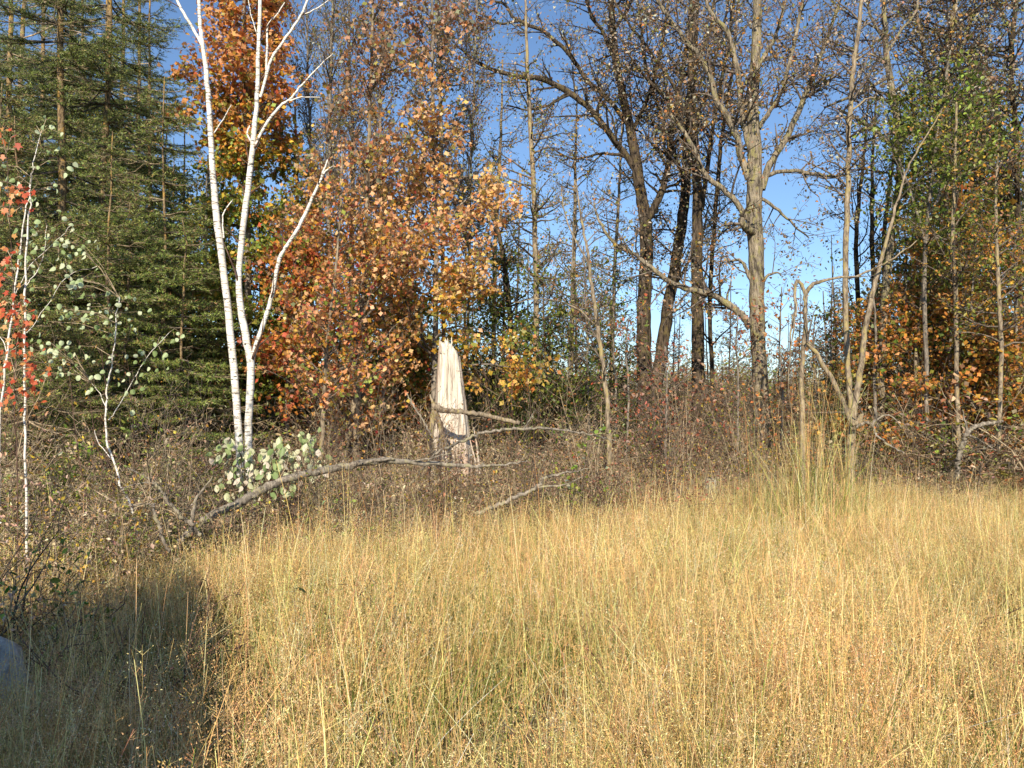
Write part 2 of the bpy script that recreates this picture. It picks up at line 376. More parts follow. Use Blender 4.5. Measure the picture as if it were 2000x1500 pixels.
# ------------------------------------------------------------------ GN scatter of variants (stuff)
def scatter(name, label, cat, pts, idx, rotz, tilt, scale, variants):
    hid = bpy.data.collections.new(name+'_variants')
    for i, v in enumerate(variants):
        o = bpy.data.objects.new('%s_piece_%02d' % (name, i), v); hid.objects.link(o)
    me = bpy.data.meshes.new(name); N = len(pts)
    me.vertices.add(N); me.vertices.foreach_set('co', np.asarray(pts, np.float32).ravel())
    a = me.attributes.new('idx', 'INT', 'POINT'); a.data.foreach_set('value', np.asarray(idx, np.int32))
    a = me.attributes.new('rot', 'FLOAT_VECTOR', 'POINT')
    a.data.foreach_set('vector', np.stack([tilt[0], tilt[1], rotz], 1).astype(np.float32).ravel())
    a = me.attributes.new('scl', 'FLOAT_VECTOR', 'POINT'); a.data.foreach_set('vector', np.asarray(scale, np.float32).ravel())
    o = link(name, me); tag(o, label, cat, None, 'stuff')
    g = bpy.data.node_groups.new(name+'_scatter', 'GeometryNodeTree')
    g.interface.new_socket('Geometry', in_out='INPUT', socket_type='NodeSocketGeometry')
    g.interface.new_socket('Geometry', in_out='OUTPUT', socket_type='NodeSocketGeometry')
    gi = g.nodes.new('NodeGroupInput'); go = g.nodes.new('NodeGroupOutput')
    ci = g.nodes.new('GeometryNodeCollectionInfo'); ci.inputs[0].default_value = hid
    ci.inputs['Separate Children'].default_value = True; ci.inputs['Reset Children'].default_value = True
    ip = g.nodes.new('GeometryNodeInstanceOnPoints'); ip.inputs['Pick Instance'].default_value = True
    def na(nm, tp):
        x = g.nodes.new('GeometryNodeInputNamedAttribute'); x.data_type = tp; x.inputs[0].default_value = nm; return x.outputs[0]
    g.links.new(gi.outputs[0], ip.inputs['Points']); g.links.new(ci.outputs[0], ip.inputs['Instance'])
    g.links.new(na('idx', 'INT'), ip.inputs['Instance Index'])
    er = g.nodes.new('FunctionNodeEulerToRotation'); g.links.new(na('rot', 'FLOAT_VECTOR'), er.inputs[0])
    g.links.new(er.outputs[0], ip.inputs['Rotation']); g.links.new(na('scl', 'FLOAT_VECTOR'), ip.inputs['Scale'])
    g.links.new(ip.outputs[0], go.inputs[0])
    md = o.modifiers.new('scatter', 'NODES'); md.node_group = g
    return o
# smooth 2D value noise
_G = np.random.rand(64, 64)
def vnoise(x, y, s):
    x = np.asarray(x)*s+17.3; y = np.asarray(y)*s+9.1; xi = np.floor(x).astype(int); yi = np.floor(y).astype(int)
    fx = x-xi; fy = y-yi; fx = fx*fx*(3-2*fx); fy = fy*fy*(3-2*fy); g = lambda a, b: _G[a % 64, b % 64]
    return (g(xi, yi)*(1-fx)+g(xi+1, yi)*fx)*(1-fy)+(g(xi, yi+1)*(1-fx)+g(xi+1, yi+1)*fx)*fy
def front(X):      # where the field ends and the thicket starts (Y for a given X)
    return np.interp(X, [-9, -4, -2.6, -1.4, 0, 1.9, 5, 9, 14], [4.2, 4.9, 6.1, 7.0, 8.4, 9.8, 11.0, 11.6, 12])
def gz(x, y):
    x = np.asarray(x, float); y = np.asarray(y, float)
    return .06*(vnoise(x, y, .35)-.5)*np.clip((np.hypot(x, y))/4, .3, 1)

# ------------------------------------------------------------------ GROUND
nx_ = 80
gx = np.sign(np.linspace(-1, 1, nx_))*np.abs(np.linspace(-1, 1, nx_))**3*900
X_, Y_ = np.meshgrid(gx, gx+8, indexing='ij'); Z_ = np.where(np.hypot(X_, Y_) < 40, gz(X_, Y_), 0)
V = np.stack([X_, Y_, Z_], -1).reshape(-1, 3); ii = np.arange(nx_-1)
a = (ii[:, None]*nx_+ii[None]).ravel()
o = link('ground', raw_mesh('ground', V, [np.stack([a, a+nx_, a+nx_+1, a+1], 1)], None, [M['soil']], True)); o['kind'] = 'structure'

# ------------------------------------------------------------------ UNSEEN GABLED BLOCK ADDED BEHIND THE CAMERA (casts the shade on the lower left)
def boxmesh(name, x0, x1, y0, y1, z0, z1, mat, parent):
    V = [(x, y, z) for x in (x0, x1) for y in (y0, y1) for z in (z0, z1)]
    return link(name, raw_mesh(name, V, [[(0, 1, 3, 2), (4, 6, 7, 5), (0, 4, 5, 1), (2, 3, 7, 6), (0, 2, 6, 4), (1, 5, 7, 3)]], None, [mat]), parent)
hs = empty('shade_caster', (-3.26, -6, 0)); tag(hs, 'unseen gabled shade caster added behind the photographer, outside the picture', 'shade caster')
ms = plain('caster_boards', (.30, .22, .15)); mr = plain('caster_roof_felt', (.08, .08, .085))
RZ, RXH, EZ = 5.45, 2.05, 3.25  # gable outline sized to shape the cast shade
V = [(-RXH+.15, 3, 0), (RXH-.15, 3, 0), (RXH-.15, 3, EZ), (0, 3, RZ-.08), (-RXH+.15, 3, EZ)]; V += [(x, -2, z) for x, y, z in V]
link('caster_wall', raw_mesh('caster_wall', V, [[(0, 1, 2, 3, 4), (9, 8, 7, 6, 5)], [(0, 5, 6, 1), (1, 6, 7, 2), (3, 8, 9, 4), (4, 9, 5, 0), (2, 7, 8, 3)]], None, [ms]), hs)
for s in (-1, 1):
    p0, p1 = (0, RZ), (s*(RXH+.05), EZ-.12)
    V = []
    for y in (3.15, -2.15):
        V += [(p0[0], y, p0[1]), (p1[0], y, p1[1]), (p1[0], y, p1[1]+.08), (p0[0], y, p0[1]+.09)]
    link('caster_roof', raw_mesh('caster_roof', V, [[(0, 1, 2, 3), (7, 6, 5, 4), (0, 4, 5, 1), (1, 5, 6, 2), (2, 6, 7, 3), (3, 7, 4, 0)]], None, [mr]), hs)
boxmesh('caster_door', -.5, .5, 3.0, 3.05, .05, 2.1, mr, hs)

# ------------------------------------------------------------------ PAPER BIRCH
BD = 9.0
birch, _ = tree('birch_tree', 'white paper birch clump with bare forked stems left of centre', 'tree', BD,
    [(468, 880, 10.5), (462, 790, 10), (455, 700, 10), (440, 560, 9.5), (425, 440, 9.5), (415, 330, 8), (409, 220, 7), (402, 130, 6.5), (396, 90, 5.5), (391, 40, 5), (386, -40, 4.5), (380, -200, 3), (378, -350, 1.5)],
    limbs=[[(500, 1075, 13), (486, 900, 11), (486, 800, 10.5), (490, 720, 10.5), (483, 670, 10.5), (470, 600, 9.5), (467, 530, 8.5), (478, 420, 8.5), (489, 330, 8), (497, 250, 7), (502, 190, 6), (505, 90, 5.5), (508, 0, 5), (512, -200, 3), (515, -380, 1.5)],
           [(488, 715, 7), (505, 660, 7), (522, 610, 6), (535, 560, 5.5), (546, 505, 5.5), (562, 478, 5), (590, 430, 5), (606, 395, 4.5), (622, 360, 3.5), (640, 312, 2)],
           [(622, 360, 2.5), (636, 335, 2), (652, 322, 1.3)],
           [(500, 285, 5), (515, 250, 4), (545, 210, 3.8), (570, 190, 3), (590, 165, 2.6), (625, 128, 1.8), (650, 105, 1.)],
           [(566, 197, 2.3), (590, 190, 1.8), (625, 190, 1)],
           [(508, 190, 4.2), (520, 150, 4), (530, 115, 3.8), (560, 72, 3.6), (588, 30, 3.2), (600, 0, 3), (612, -60, 2)],
           [(590, 30, 2), (620, 15, 1.6), (650, -5, 1.2)],
           [(519, 150, 3), (522, 90, 2.8), (523, 50, 2.5), (540, 30, 1.8), (556, 5, 1.4)],
           [(397, 95, 4.5), (380, 60, 4.2), (358, 25, 4), (342, -10, 3.4), (320, -90, 2)],
           [(495, 285, 2.8), (483, 262, 2.6), (488, 245, 1.8)], [(437, 465, 2.3), (436, 420, 2.), (455, 390, 1.3)],
           [(418, 260, 1.8), (440, 225, 1.4), (452, 205, 1)], [(505, 75, 1.8), (492, 35, 1.4), (485, 0, 1)]],
    S=dict(dens=(1.6, 3, 4), lvls=2, wander=.12, up=.10, limbL=.75, rmin=.0016, rr=.35, leaf=0), bark='birch', twig='twig_red', sides=14, lobes=.02, wob=.35, wd=.70)

# ------------------------------------------------------------------ SNAG (broken pale trunk)
SD = 11.0
def snag():
    base = P(880, 800, SD); base[2] = 0; root = empty('tree_stump', base)
    tag(root, 'tall broken stump of bare cream wood with jagged top', 'stump')
    ys = np.array([662, 672, 685, 705, 740, 780, 820, 850, 880, 930, 1025.]); lf = np.array([857, 857, 857, 856, 854, 852, 849, 846, 842, 836, 833.]); rt = np.array([880, 890, 896, 899, 904, 909, 914, 917, 920, 923, 926.])
    ns, nz = 56, 34; yy = np.linspace(662, 1025, nz); V = []
    an = np.arange(ns)*2*math.pi/ns
    ridge = np.interp(an*180/math.pi, [0, 20, 55, 80, 95, 120, 150, 180, 220, 240, 262, 275, 300, 320, 345, 360], [1, .93, 1.03, .9, 1, 1.02, .9, 1, 1.06, .95, .78, .97, .86, 1.05, .92, 1])
    nzr = np.random.normal(0, .03, ns)
    top = 690+np.interp((an*180/math.pi) % 360, [0, 30, 90, 150, 200, 225, 245, 258, 268, 280, 292, 310, 330, 360], [6, 20, 45, 10, -24, -23, -20, -22, -27, -29, -20, -14, 0, 6])+np.random.normal(0, 2.5, ns)
    for k in range(nz):
        t = k/(nz-1)
        for j in range(ns):
            y = top[j]+(1025-top[j])*t
            l, r_ = np.interp(y, ys, lf), np.interp(y, ys, rt); cx = (l+r_)/2; hw = (r_-l)/2*SD/F
            c = P(cx, y, SD)-base; rr = hw*(1+(ridge[j]-1)*(.6+.9*t)+nzr[j]*1.4+random.gauss(0, .006))
            V.append((c[0]+math.cos(an[j])*rr, c[1]+math.sin(an[j])*rr*.85, c[2]))
    V = np.array(V); a = np.arange(nz-1)[:, None]*ns; j = np.arange(ns)[None]; j2 = (j+1) % ns
    Fq = np.stack([a+j, a+ns+j, a+ns+j2, a+j2], -1).reshape(-1, 4)
    # inner rim going down for the hollow top
    V2 = V[:ns].copy(); c0 = V2.mean(0); V2[:, :2] = c0[:2]+(V2[:, :2]-c0[:2])*.55; V2[:, 2] = c0[2]-.16
    V = np.vstack([V, V2]); q = nz*ns; js = np.arange(ns); F2 = np.stack([js, (js+1) % ns, q+(js+1) % ns, q+js], 1)
    link('trunk', raw_mesh('trunk', V, [np.vstack([Fq, F2]), [[q+i for i in range(ns)]]], None, [M['snag']]), root)
    def sliver(x0, y0, x1, y1, w0, dd=-.1, nm='splinter'):
        rows = [(x0, y0, w0, dd), ((x0+x1)/2+1, (y0+y1)/2, w0*.8, dd), (x1, y1, .5, dd)]
        l = pxline(rows, SD, 3, .003); v, f = tubes([(l[:, :3]-base, l[:, 3])], 5, .25); link(nm, raw_mesh(nm, v, [f], None, [M['snag']]), root)
    for s in ((876, 690, 874, 660, 3), (880, 692, 882, 658, 2.5), (868, 690, 867, 668, 3), (861, 690, 860, 669, 2)): sliver(*s)
    for s in ((938, 925, 925, 834, 3), (932, 925, 916, 850, 3)): sliver(*s, dd=-.16, nm='root_splinter')
snag()

# ------------------------------------------------------------------ CONIFERS on the left
sp1 = spruce('tall spruce at far left with bare bark showing high up', 12.0, 104, 17, 9, 2.5, .5, 3.5, gap=(6.2, 7.4))
sp2 = spruce('second tall spruce from left with orange brown trunk', 13.0, 190, 15, 8.5, 2.3, .6, 3.0, gap=(5.6, 6.8))
sp3 = spruce('slim spruce between second trunk and birch clump', 15.0, 285, 11, 6, 2.0, .4, 2.2, step=.34)
sp4 = spruce('young bright green spruce standing left of birch stems', 10.6, 330, 4.3, 4, 1.5, .25, .7, col=pal(1, DGREEN, 3, (.16, .22, .045), 3.5, (.28, .34, .075), .5, BROWN), step=.22)
sp5 = spruce('short spruce with drooping boughs under the tall spruces', 10.2, 215, 5.4, 4, 1.5, .25, 1.6, col=pal(1.3, DGREEN, 2.5, (.16, .21, .045), 3, (.28, .32, .08), 1.3, BROWN), step=.24)
sp6 = spruce('shaggy young spruce at lower left behind aspen saplings', 9.4, 60, 5.2, 4, 1.6, .25, 2.2, col=pal(1.3, DGREEN, 2, (.17, .21, .05), 2.5, (.30, .31, .09), 1.6, BROWN), step=.26)

def dup(src, loc, rz, s, label=None):
    r_ = src.copy(); COL.objects.link(r_); r_.location = Vector(loc); r_.rotation_euler = (0, 0, rz); r_.scale = (s, s, s)
    if label: r_['label'] = label
    for ch in list(src.children):
        c_ = ch.copy(); COL.objects.link(c_); c_.parent = r_
    return r_
def gpos(px, D):
    q = P(px, 800, D); return (q[0], q[1], 0)
dup(sp1, gpos(8, 14.5), .5, 1.0, 'dark spruce partly hidden at the left picture edge')
dup(sp2, gpos(255, 17), -.5, 1.0, 'spruce standing back between second trunk and birch')
dup(sp3, gpos(150, 16), .4, 1.15, 'spruce in the gap between the two tall bare trunks')
dup(sp2, gpos(60, 18), .5, 1.15, 'farthest back spruce at upper left')
dup(sp3, gpos(335, 17.5), .2, .72, 'short spruce standing back directly left of birch')
dup(sp5, gpos(110, 12.4), 2., 1.1, 'mid sized spruce between the two tall bare trunks, low down')
dup(sp4, gpos(262, 11.6), 2.5, 1.12, 'bushy young spruce left of the bright green young spruce')
dup(sp6, gpos(-15, 11.5), 1.2, 1.25, 'shaggy spruce cut by the left picture edge')
dup(sp5, gpos(380, 13.0), .9, .85, 'dark spruce half hidden behind the left birch stem')
dup(sp1, gpos(125, 19.0), 3.3, 1.25, 'distant spruce seen between the two bare trunks, high up')
dup(sp2, gpos(235, 20), 4.1, 1.2, 'distant spruce against the sky left of the birch')
dup(sp1, gpos(20, 20), 5.0, 1.3, 'distant spruce in the upper left corner')
dup(sp5, gpos(300, 12.2), 4.0, 1.3, 'full spruce between the bushy young spruce and the birch')
dup(sp1, gpos(205, 15.2), 2.2, .85, 'dense spruce behind the second bare trunk')
# ------------------------------------------------------------------ BROADLEAF TREES
def zof(py, D): return P(1000, py, D)[2]
def byz(edges, plist, jit=.5):
    def f(q):
        z = q[:, 2]+np.random.normal(0, jit, len(q)); return np.digitize(z, edges), plist
    return f
dome = lambda a, b=1.0: (lambda f: a*math.sqrt(max(.04, 1-(abs(f*1.25-.45)/1.0)**2))*b)
cone = lambda a, e=.7: (lambda f: a*(1-f)**e+.25)
# maple: green below, orange on top, behind the birch
SM = dict(flat=.35, dens=(8, 8, 7), lvls=3, wander=.17, up=.02, leaf=24, leaflvl=2, ratio=.48, lj=.07, rmin=.002, lmin=.14)
tree('maple_tree', 'tall maple behind birch, orange crown turning green below', 'tree', 14.5,
     [(482, 900, 9), (484, 600, 8), (482, 300, 6), (478, 60, 4.5), (475, -150, 2.5)],
     auto=dict(z=(1.4, 10.5), n=120, L=lambda f: 1.35*(1-abs(f-.5)*.5), tilt=.4), S=dict(SM, leaf=32),
     pals=byz([5.8, 7.1], [pal(3, GREEN, 3, LGREEN, 2, OLIVE, 1, YEL, .4, ORANGE), pal(2, OLIVE, 2, GOLD, 2, LGREEN, 1.4, YEL, 1.2, ORANGE), pal(4, (.74, .32, .10), 3, PEACH, .7, RED, 1.4, GOLD, 1, BROWN, .8, OLIVE)], .45),
     leafsize=.10, tmpl=MAPS, bark='bark_grey')
tree('maple_tree', 'green and gold maple filling the gap right of birch', 'tree', 15.5,
     [(590, 900, 7), (588, 600, 6), (580, 350, 4), (575, 180, 2)], auto=dict(z=(1.2, 7.3), n=60, L=lambda f: 1.25*(1-f*.6), tilt=.4), S=dict(SM, leaf=30),
     pals=pal(3, GREEN, 2, OLIVE, 1.5, GOLD, 1, ORANGE, 1, YEL), leafsize=.10, tmpl=MAPS, bark='bark_grey')
tree('maple_tree', 'dark leafy maple low between spruces and birch', 'tree', 14.0,
     [(400, 900, 6), (398, 700, 5), (402, 480, 3.5), (404, 340, 2)], auto=dict(z=(1.0, 5.6), n=60, L=lambda f: 1.3*(1-f*.6), tilt=.35), S=dict(SM, leaf=26),
     pals=pal(4, GREEN, 2, DGREEN, 1, OLIVE, .5, LGREEN, .4, BROWN), leafsize=.09, tmpl=OVAL, bark='bark_grey')
# red/orange maples, centre left
PO = pal(4, (.86, .43, .20), 3, (.90, .56, .30), 1.0, (.62, .19, .09), 2, GOLD, 1.6, (.54, .31, .16), .2, CRIM, 1.6, (.34, .30, .08), 1, YEL)
S2 = dict(flat=.3, dens=(9, 9, 6), lvls=3, wander=.15, up=.05, leaf=26, leaflvl=2, ratio=.45, lj=.06, rmin=.002, ang=.75, lmin=.14)
tree('maple_tree', 'rust orange maple with tan trunk left of the pale stump', 'tree', 11.3,
     [(694, 905, 7), (698, 800, 6.5), (705, 640, 6), (713, 500, 5), (718, 350, 4.5), (722, 200, 3.5), (727, 60, 3), (730, -120, 2)],
     limbs=[[(672, 925, 7), (680, 850, 7), (692, 780, 6), (700, 730, 4)], [(705, 640, 3), (735, 540, 2.6, -.3), (790, 480, 2), (850, 430, 1.5)], [(712, 520, 3), (660, 440, 2), (630, 350, 1.5, -.4)]],
     auto=dict(z=(1.7, 8.2), n=72, L=lambda f: (1.15*(1-f)**.5+.25)*random.choice((.55, 1, 1.15)), tilt=.75), S=dict(S2, leaf=17),
     pals=byz([5.6], [PO, pal(3, (.38, .23, .13), 2, RUST, 1.5, (.50, .30, .17), 1, GREYG, .8, OLIVE)], .5), leafsize=.075, tmpl=MAPS, bark='bark_tan', twig='twig')
tree('maple_tree', 'slender red maple with thin trunk just right of birch', 'tree', 10.6,
     [(627, 915, 6), (632, 800, 5), (637, 700, 4.5), (642, 640, 4), (655, 540, 3), (664, 420, 2.4), (668, 300, 1.5)],
     auto=dict(z=(1.6, 4.9), n=36, L=lambda f: 1.1*(1-f*.65), tilt=.5), S=dict(S2, leaf=18), pals=pal(3, (.84, .38, .17), 2, (.88, .50, .26), 1.4, (.60, .16, .08), .4, CRIM, 1.4, GOLD, 1.4, OLIVE, .8, LGREEN),
     leafsize=.072, tmpl=MAPS, bark='bark_tan')
tree('maple_tree', 'peach orange maple rising directly behind the pale stump', 'tree', 12.8,
     [(846, 900, 8), (848, 750, 7), (850, 600, 6), (852, 450, 5), (848, 300, 4.4), (846, 150, 3.8), (844, 20, 3), (842, -150, 2)],
     limbs=[[(852, 610, 3, -.5), (890, 560, 2.4, -.7), (950, 540, 1.6, -.9)], [(850, 720, 3, -.7), (900, 715, 2.4, -1.), (960, 712, 1.8, -1.2), (995, 716, 1.2, -1.2)],
            [(850, 540, 3), (780, 470, 2), (740, 400, 1.4)], [(850, 480, 3), (900, 400, 2), (955, 365, 1.4)], [(852, 660, 3, -.7), (880, 640, 2, -.9), (925, 640, 1.2, -1)]],
     auto=dict(z=(2.4, 9.2), n=66, L=lambda f: (1.3*(1-f)**.5+.3)*random.choice((.5, 1, 1.15)), tilt=.5), S=dict(S2, leaf=20),
     pals=byz([2.2, 3.2, 7.4], [pal(3, (.92, .56, .18), 2, GOLD, 1.5, YEL, 1, ORANGE), pal(3, GOLD, 3, OLIVE, 2, GREEN, 2, YEL, 1, ORANGE), pal(3, (.90, .55, .27), 2, (.90, .57, .16), 2, (.80, .46, .24), 1, ORANGE, .8, OLIVE, .5, BROWN), pal(2, PINKBR, 2, TAN, 1, GREYG, 2, (.50, .22, .10))], .4),
     leafsize=.085, tmpl=MAPS, bark='bark_grey')
tree('maple_tree', 'green and yellow maple low behind the orange maples', 'tree', 14.0,
     [(770, 900, 5), (768, 700, 4), (765, 520, 3), (765, 420, 2)], auto=dict(z=(.9, 5), n=60, L=lambda f: 1.5*(1-f*.5), tilt=.3), S=SM,
     pals=pal(3, GREEN, 2, OLIVE, 2, GOLD, 2, ORANGE, 1, YEL, 1, BROWN), leafsize=.10, tmpl=MAPS, bark='bark_grey')
tree('maple_tree', 'rusty maple filling the space under the slender trunks', 'tree', 13.6,
     [(560, 900, 5), (562, 720, 4), (575, 560, 3), (580, 440, 2)], auto=dict(z=(1.6, 4.8), n=50, L=lambda f: 1.25*(1-f*.4), tilt=.3), S=SM,
     pals=pal(1, GREEN, 1, OLIVE, 2, GOLD, 3, ORANGE, 2, RED, 1, BROWN), leafsize=.09, tmpl=MAPS, bark='bark_grey')
# thin greyish trees above the maples
S3 = dict(dens=(9, 9, 5), lvls=3, wander=.12, up=.14, leaf=17, leaflvl=2, ratio=.45, lj=.05, rmin=.002, ang=.65)
tree('aspen_tree', 'slim pale barked tree showing above the red maple', 'tree', 14.0,
     [(640, 900, 5), (642, 600, 5), (643, 320, 4.5), (646, 130, 3.8), (650, 0, 3), (655, -200, 2)], auto=dict(z=(5.0, 9.9), n=60, L=lambda f: 1.2*(1-f*.3), tilt=.9), S=S3,
     pals=pal(3, GREYG, 1, PALE, 1, OLIVE, 1, BROWN), leafsize=.05, bark='bark_grey', twig='twig')
tree('ash_tree', 'brownish twiggy tree standing above the rust maple', 'tree', 13.5,
     [(750, 900, 4), (748, 500, 4), (742, 250, 3.4), (745, 60, 2.8), (748, -150, 2)], auto=dict(z=(4.2, 9.8), n=74, L=lambda f: 1.2*(1-f*.3), tilt=.95), S=S3,
     pals=pal(3, BROWN, 1.5, OLIVE, 1, GREYG, 1, TAN, .5, RUST), leafsize=.055, bark='bark_grey', twig='twig')
tree('oak_tree', 'grey leaved tree between maples and the big oaks', 'tree', 15.0,
     [(866, 900, 5), (866, 600, 5), (862, 300, 4.5), (858, 100, 4), (850, -60, 3), (848, -200, 2)], auto=dict(z=(5.0, 10.5), n=56, L=lambda f: 1.35*(1-f*.3), tilt=.5), S=dict(S3, up=.03),
     pals=pal(3, GREYG, 2, TAN, 1.5, PALE, 1, OLIVE, 1, PINKBR), leafsize=.07, tmpl=OVAL, bark='bark_grey')
# centre trees
S4 = dict(dens=(7, 8, 5), lvls=3, wander=.17, up=.03, leaf=14, leaflvl=2, ratio=.45, lj=.04, rmin=.002)
tree('elm_tree', 'lichen spotted straight trunk in front of blue sky, centre', 'tree', 14.0,
     [(1052, 880, 6.5), (1049, 700, 6.5), (1047, 560, 6.5), (1043, 400, 6), (1036, 250, 5.5), (1031, 150, 4.5), (1028, 40, 3), (1025, -60, 2)],
     auto=dict(z=(3.2, 9), n=50, L=lambda f: 1.3*(1-f*.5), tilt=.3), S=S4, pals=pal(2, OLIVE, 2, GREEN, 1, TAN, 1, GOLD, .5, PALE), leafsize=.06, bark='bark_tan', twig='twig')
tree('elm_tree', 'dark thin tree right of the pale stump', 'tree', 15.0,
     [(1004, 800, 7), (1001, 700, 7), (998, 640, 6.5), (988, 540, 6), (975, 460, 5), (958, 390, 3.5), (945, 320, 2.2)],
     auto=dict(z=(2, 6.2), n=44, L=lambda f: 1.3*(1-f*.5), tilt=.5), S=dict(S4, leaf=12), pals=pal(3, GREEN, 2, OLIVE, 1, DGREEN, 1, GREYG, .5, YEL), leafsize=.07, tmpl=OVAL, bark='bark_oak_dark', twig='twig_dark')
tree('cherry_tree', 'small dark green tree right of centre in the understory', 'tree', 13.0,
     [(1068, 880, 4), (1066, 720, 3.5), (1062, 600, 2.5), (1060, 540, 1.5)], auto=dict(z=(.8, 3.8), n=60, L=lambda f: 1.05*(1-f*.5), tilt=.5), S=dict(SM, leaf=20),
     pals=pal(4, GREEN, 3, DGREEN, 1.5, OLIVE, .5, LGREEN, .6, BROWN, .3, RUST), leafsize=.075, tmpl=OVAL, bark='bark_oak_dark', twig='twig_dark')
tree('cherry_tree', 'brown green small tree left of the dark oak trunks', 'tree', 13.5,
     [(1150, 880, 3.5), (1148, 700, 3), (1143, 560, 2), (1140, 480, 1.5)], auto=dict(z=(1, 4.2), n=46, L=lambda f: 1.05*(1-f*.5), tilt=.55), S=dict(SM, leaf=9),
     pals=pal(2, BROWN, 2, GREEN, 2, PINKBR, 1, OLIVE, .7, RUST), leafsize=.06, tmpl=OVAL, bark='bark_grey', twig='twig')
tree('ash_sapling', 'pale slanting sapling with lichen left of dark oaks', 'tree', 10.4,
     [(1190, 900, 6), (1185, 790, 5.5), (1176, 700, 5.2), (1166, 630, 5), (1156, 560, 4.4), (1148, 500, 3.6), (1136, 430, 2.6), (1126, 360, 1.5)],
     limbs=[[(1168, 640, 2.2), (1120, 600, 1.8), (1060, 585, 1.2), (1000, 590, .8)], [(1152, 520, 2.4), (1110, 440, 1.8), (1095, 370, 1)]],
     auto=dict(z=(2, 4.4), n=12, L=lambda f: .8, tilt=.6), S=dict(S4, leaf=3, up=.1), pals=pal(2, TAN, 1, OLIVE, 1, BROWN), leafsize=.05, bark='bark_tan', twig='twig')

# the oaks
SO = dict(dens=(6, 7, 6), lvls=3, wander=.22, up=.04, leaf=11, leaflvl=2, ratio=.52, lj=.07, rmin=.003, limbL=1.5, ang=.85, rr=.55, lmin=.18)
PALO = pal(3, TAN, 3.4, PALE, 2, BROWN, 1.2, OLIVE, .8, GOLD, .8, GREYG, .6, RUST)
tree('oak_tree', 'dark forked oak whose long limb arches far left', 'tree', 16.0,
     [(1262, 790, 18), (1258, 700, 16), (1257, 620, 15), (1262, 520, 14), (1261, 440, 13.5), (1252, 380, 12), (1240, 300, 11), (1228, 240, 9.5), (1215, 180, 8.5), (1200, 100, 8), (1193, 0, 6.5), (1190, -160, 4)],
     limbs=[[(1246, 340, 8), (1220, 300, 7), (1185, 255, 7), (1155, 215, 6.5), (1110, 180, 6.5), (1060, 155, 6), (1010, 148, 5), (960, 135, 4), (925, 118, 3), (900, 95, 2)],
            [(1228, 245, 6), (1190, 195, 5), (1150, 160, 5), (1110, 105, 4.5), (1060, 60, 4), (1010, 40, 3.5), (985, 10, 3), (960, 0, 2)],
            [(1012, 42, 2.5), (975, 45, 2.5), (945, 30, 2), (915, 20, 1.5), (885, 25, 1)],
            [(1262, 430, 9), (1285, 390, 8), (1302, 340, 7), (1310, 280, 6.5), (1322, 200, 5.5), (1338, 110, 4.5), (1350, 0, 3.5), (1355, -100, 2)],
            [(1232, 260, 5), (1262, 200, 4.5), (1285, 120, 4), (1300, 40, 3), (1310, -60, 2)],
            [(1206, 130, 5), (1180, 70, 4), (1150, 20, 3.5), (1130, -60, 2.5)],
            [(1198, 60, 4), (1230, 10, 3), (1250, -60, 2)], [(1238, 310, 4), (1180, 300, 3), (1120, 310, 2), (1080, 290, 1.5)],
            [(1110, 180, 3), (1070, 205, 2.5), (1030, 215, 2), (990, 205, 1.4)]],
     auto=dict(z=(4.0, 11), n=14, L=lambda f: 1.6, tilt=.5), S=SO, pals=PALO, leafsize=.07, tmpl=OVAL, bark='bark_oak_dark', twig='twig_dark', sides=14, wd=.92)
tree('oak_tree', 'dark oak leaning right beside the forked oak', 'tree', 17.0,
     [(1276, 800, 14), (1285, 730, 13.5), (1296, 660, 13), (1308, 580, 12), (1322, 500, 11.5), (1334, 420, 11), (1340, 340, 10), (1342, 250, 8), (1352, 140, 7), (1362, 0, 5.5), (1370, -130, 4)],
     limbs=[[(1338, 360, 5), (1310, 280, 4.5), (1290, 220, 4), (1262, 130, 3.5), (1250, 40, 2.5), (1240, -60, 2)], [(1344, 240, 5), (1385, 180, 4), (1400, 100, 3), (1420, 20, 2.5), (1430, -80, 2)],
            [(1310, 575, 3.5), (1340, 520, 3), (1370, 460, 2.4), (1385, 400, 1.6)]],
     auto=dict(z=(3.5, 11), n=12, L=lambda f: 1.4, tilt=.5), S=SO, pals=PALO, leafsize=.07, tmpl=OVAL, bark='bark_oak_dark', twig='twig_dark', sides=14, wd=.92)
tree('oak_tree', 'grey oak trunk between the dark oaks and pale oak', 'tree', 15.5,
     [(1367, 860, 16), (1365, 780, 14.5), (1363, 700, 13.5), (1362, 600, 13), (1361, 500, 12), (1362, 420, 11), (1360, 330, 10), (1352, 220, 9), (1350, 100, 7.5), (1352, 0, 6), (1355, -150, 4)],
     limbs=[[(1362, 440, 5.5), (1378, 360, 5), (1388, 280, 4.5), (1400, 200, 4), (1418, 110, 3.5), (1430, 20, 3), (1440, -80, 2)], [(1357, 300, 5), (1320, 220, 4.5), (1290, 180, 4), (1250, 140, 3), (1215, 80, 2)],
            [(1355, 250, 4), (1310, 160, 3.5), (1262, 90, 3), (1210, 20, 2.5), (1170, -50, 2)], [(1351, 130, 4), (1385, 70, 3.5), (1395, 0, 3), (1400, -80, 2)]],
     auto=dict(z=(4.2, 11), n=12, L=lambda f: 1.5, tilt=.5), S=SO, pals=PALO, leafsize=.07, tmpl=OVAL, bark='bark_oak_dark', twig='twig_dark', sides=14, wd=.92)
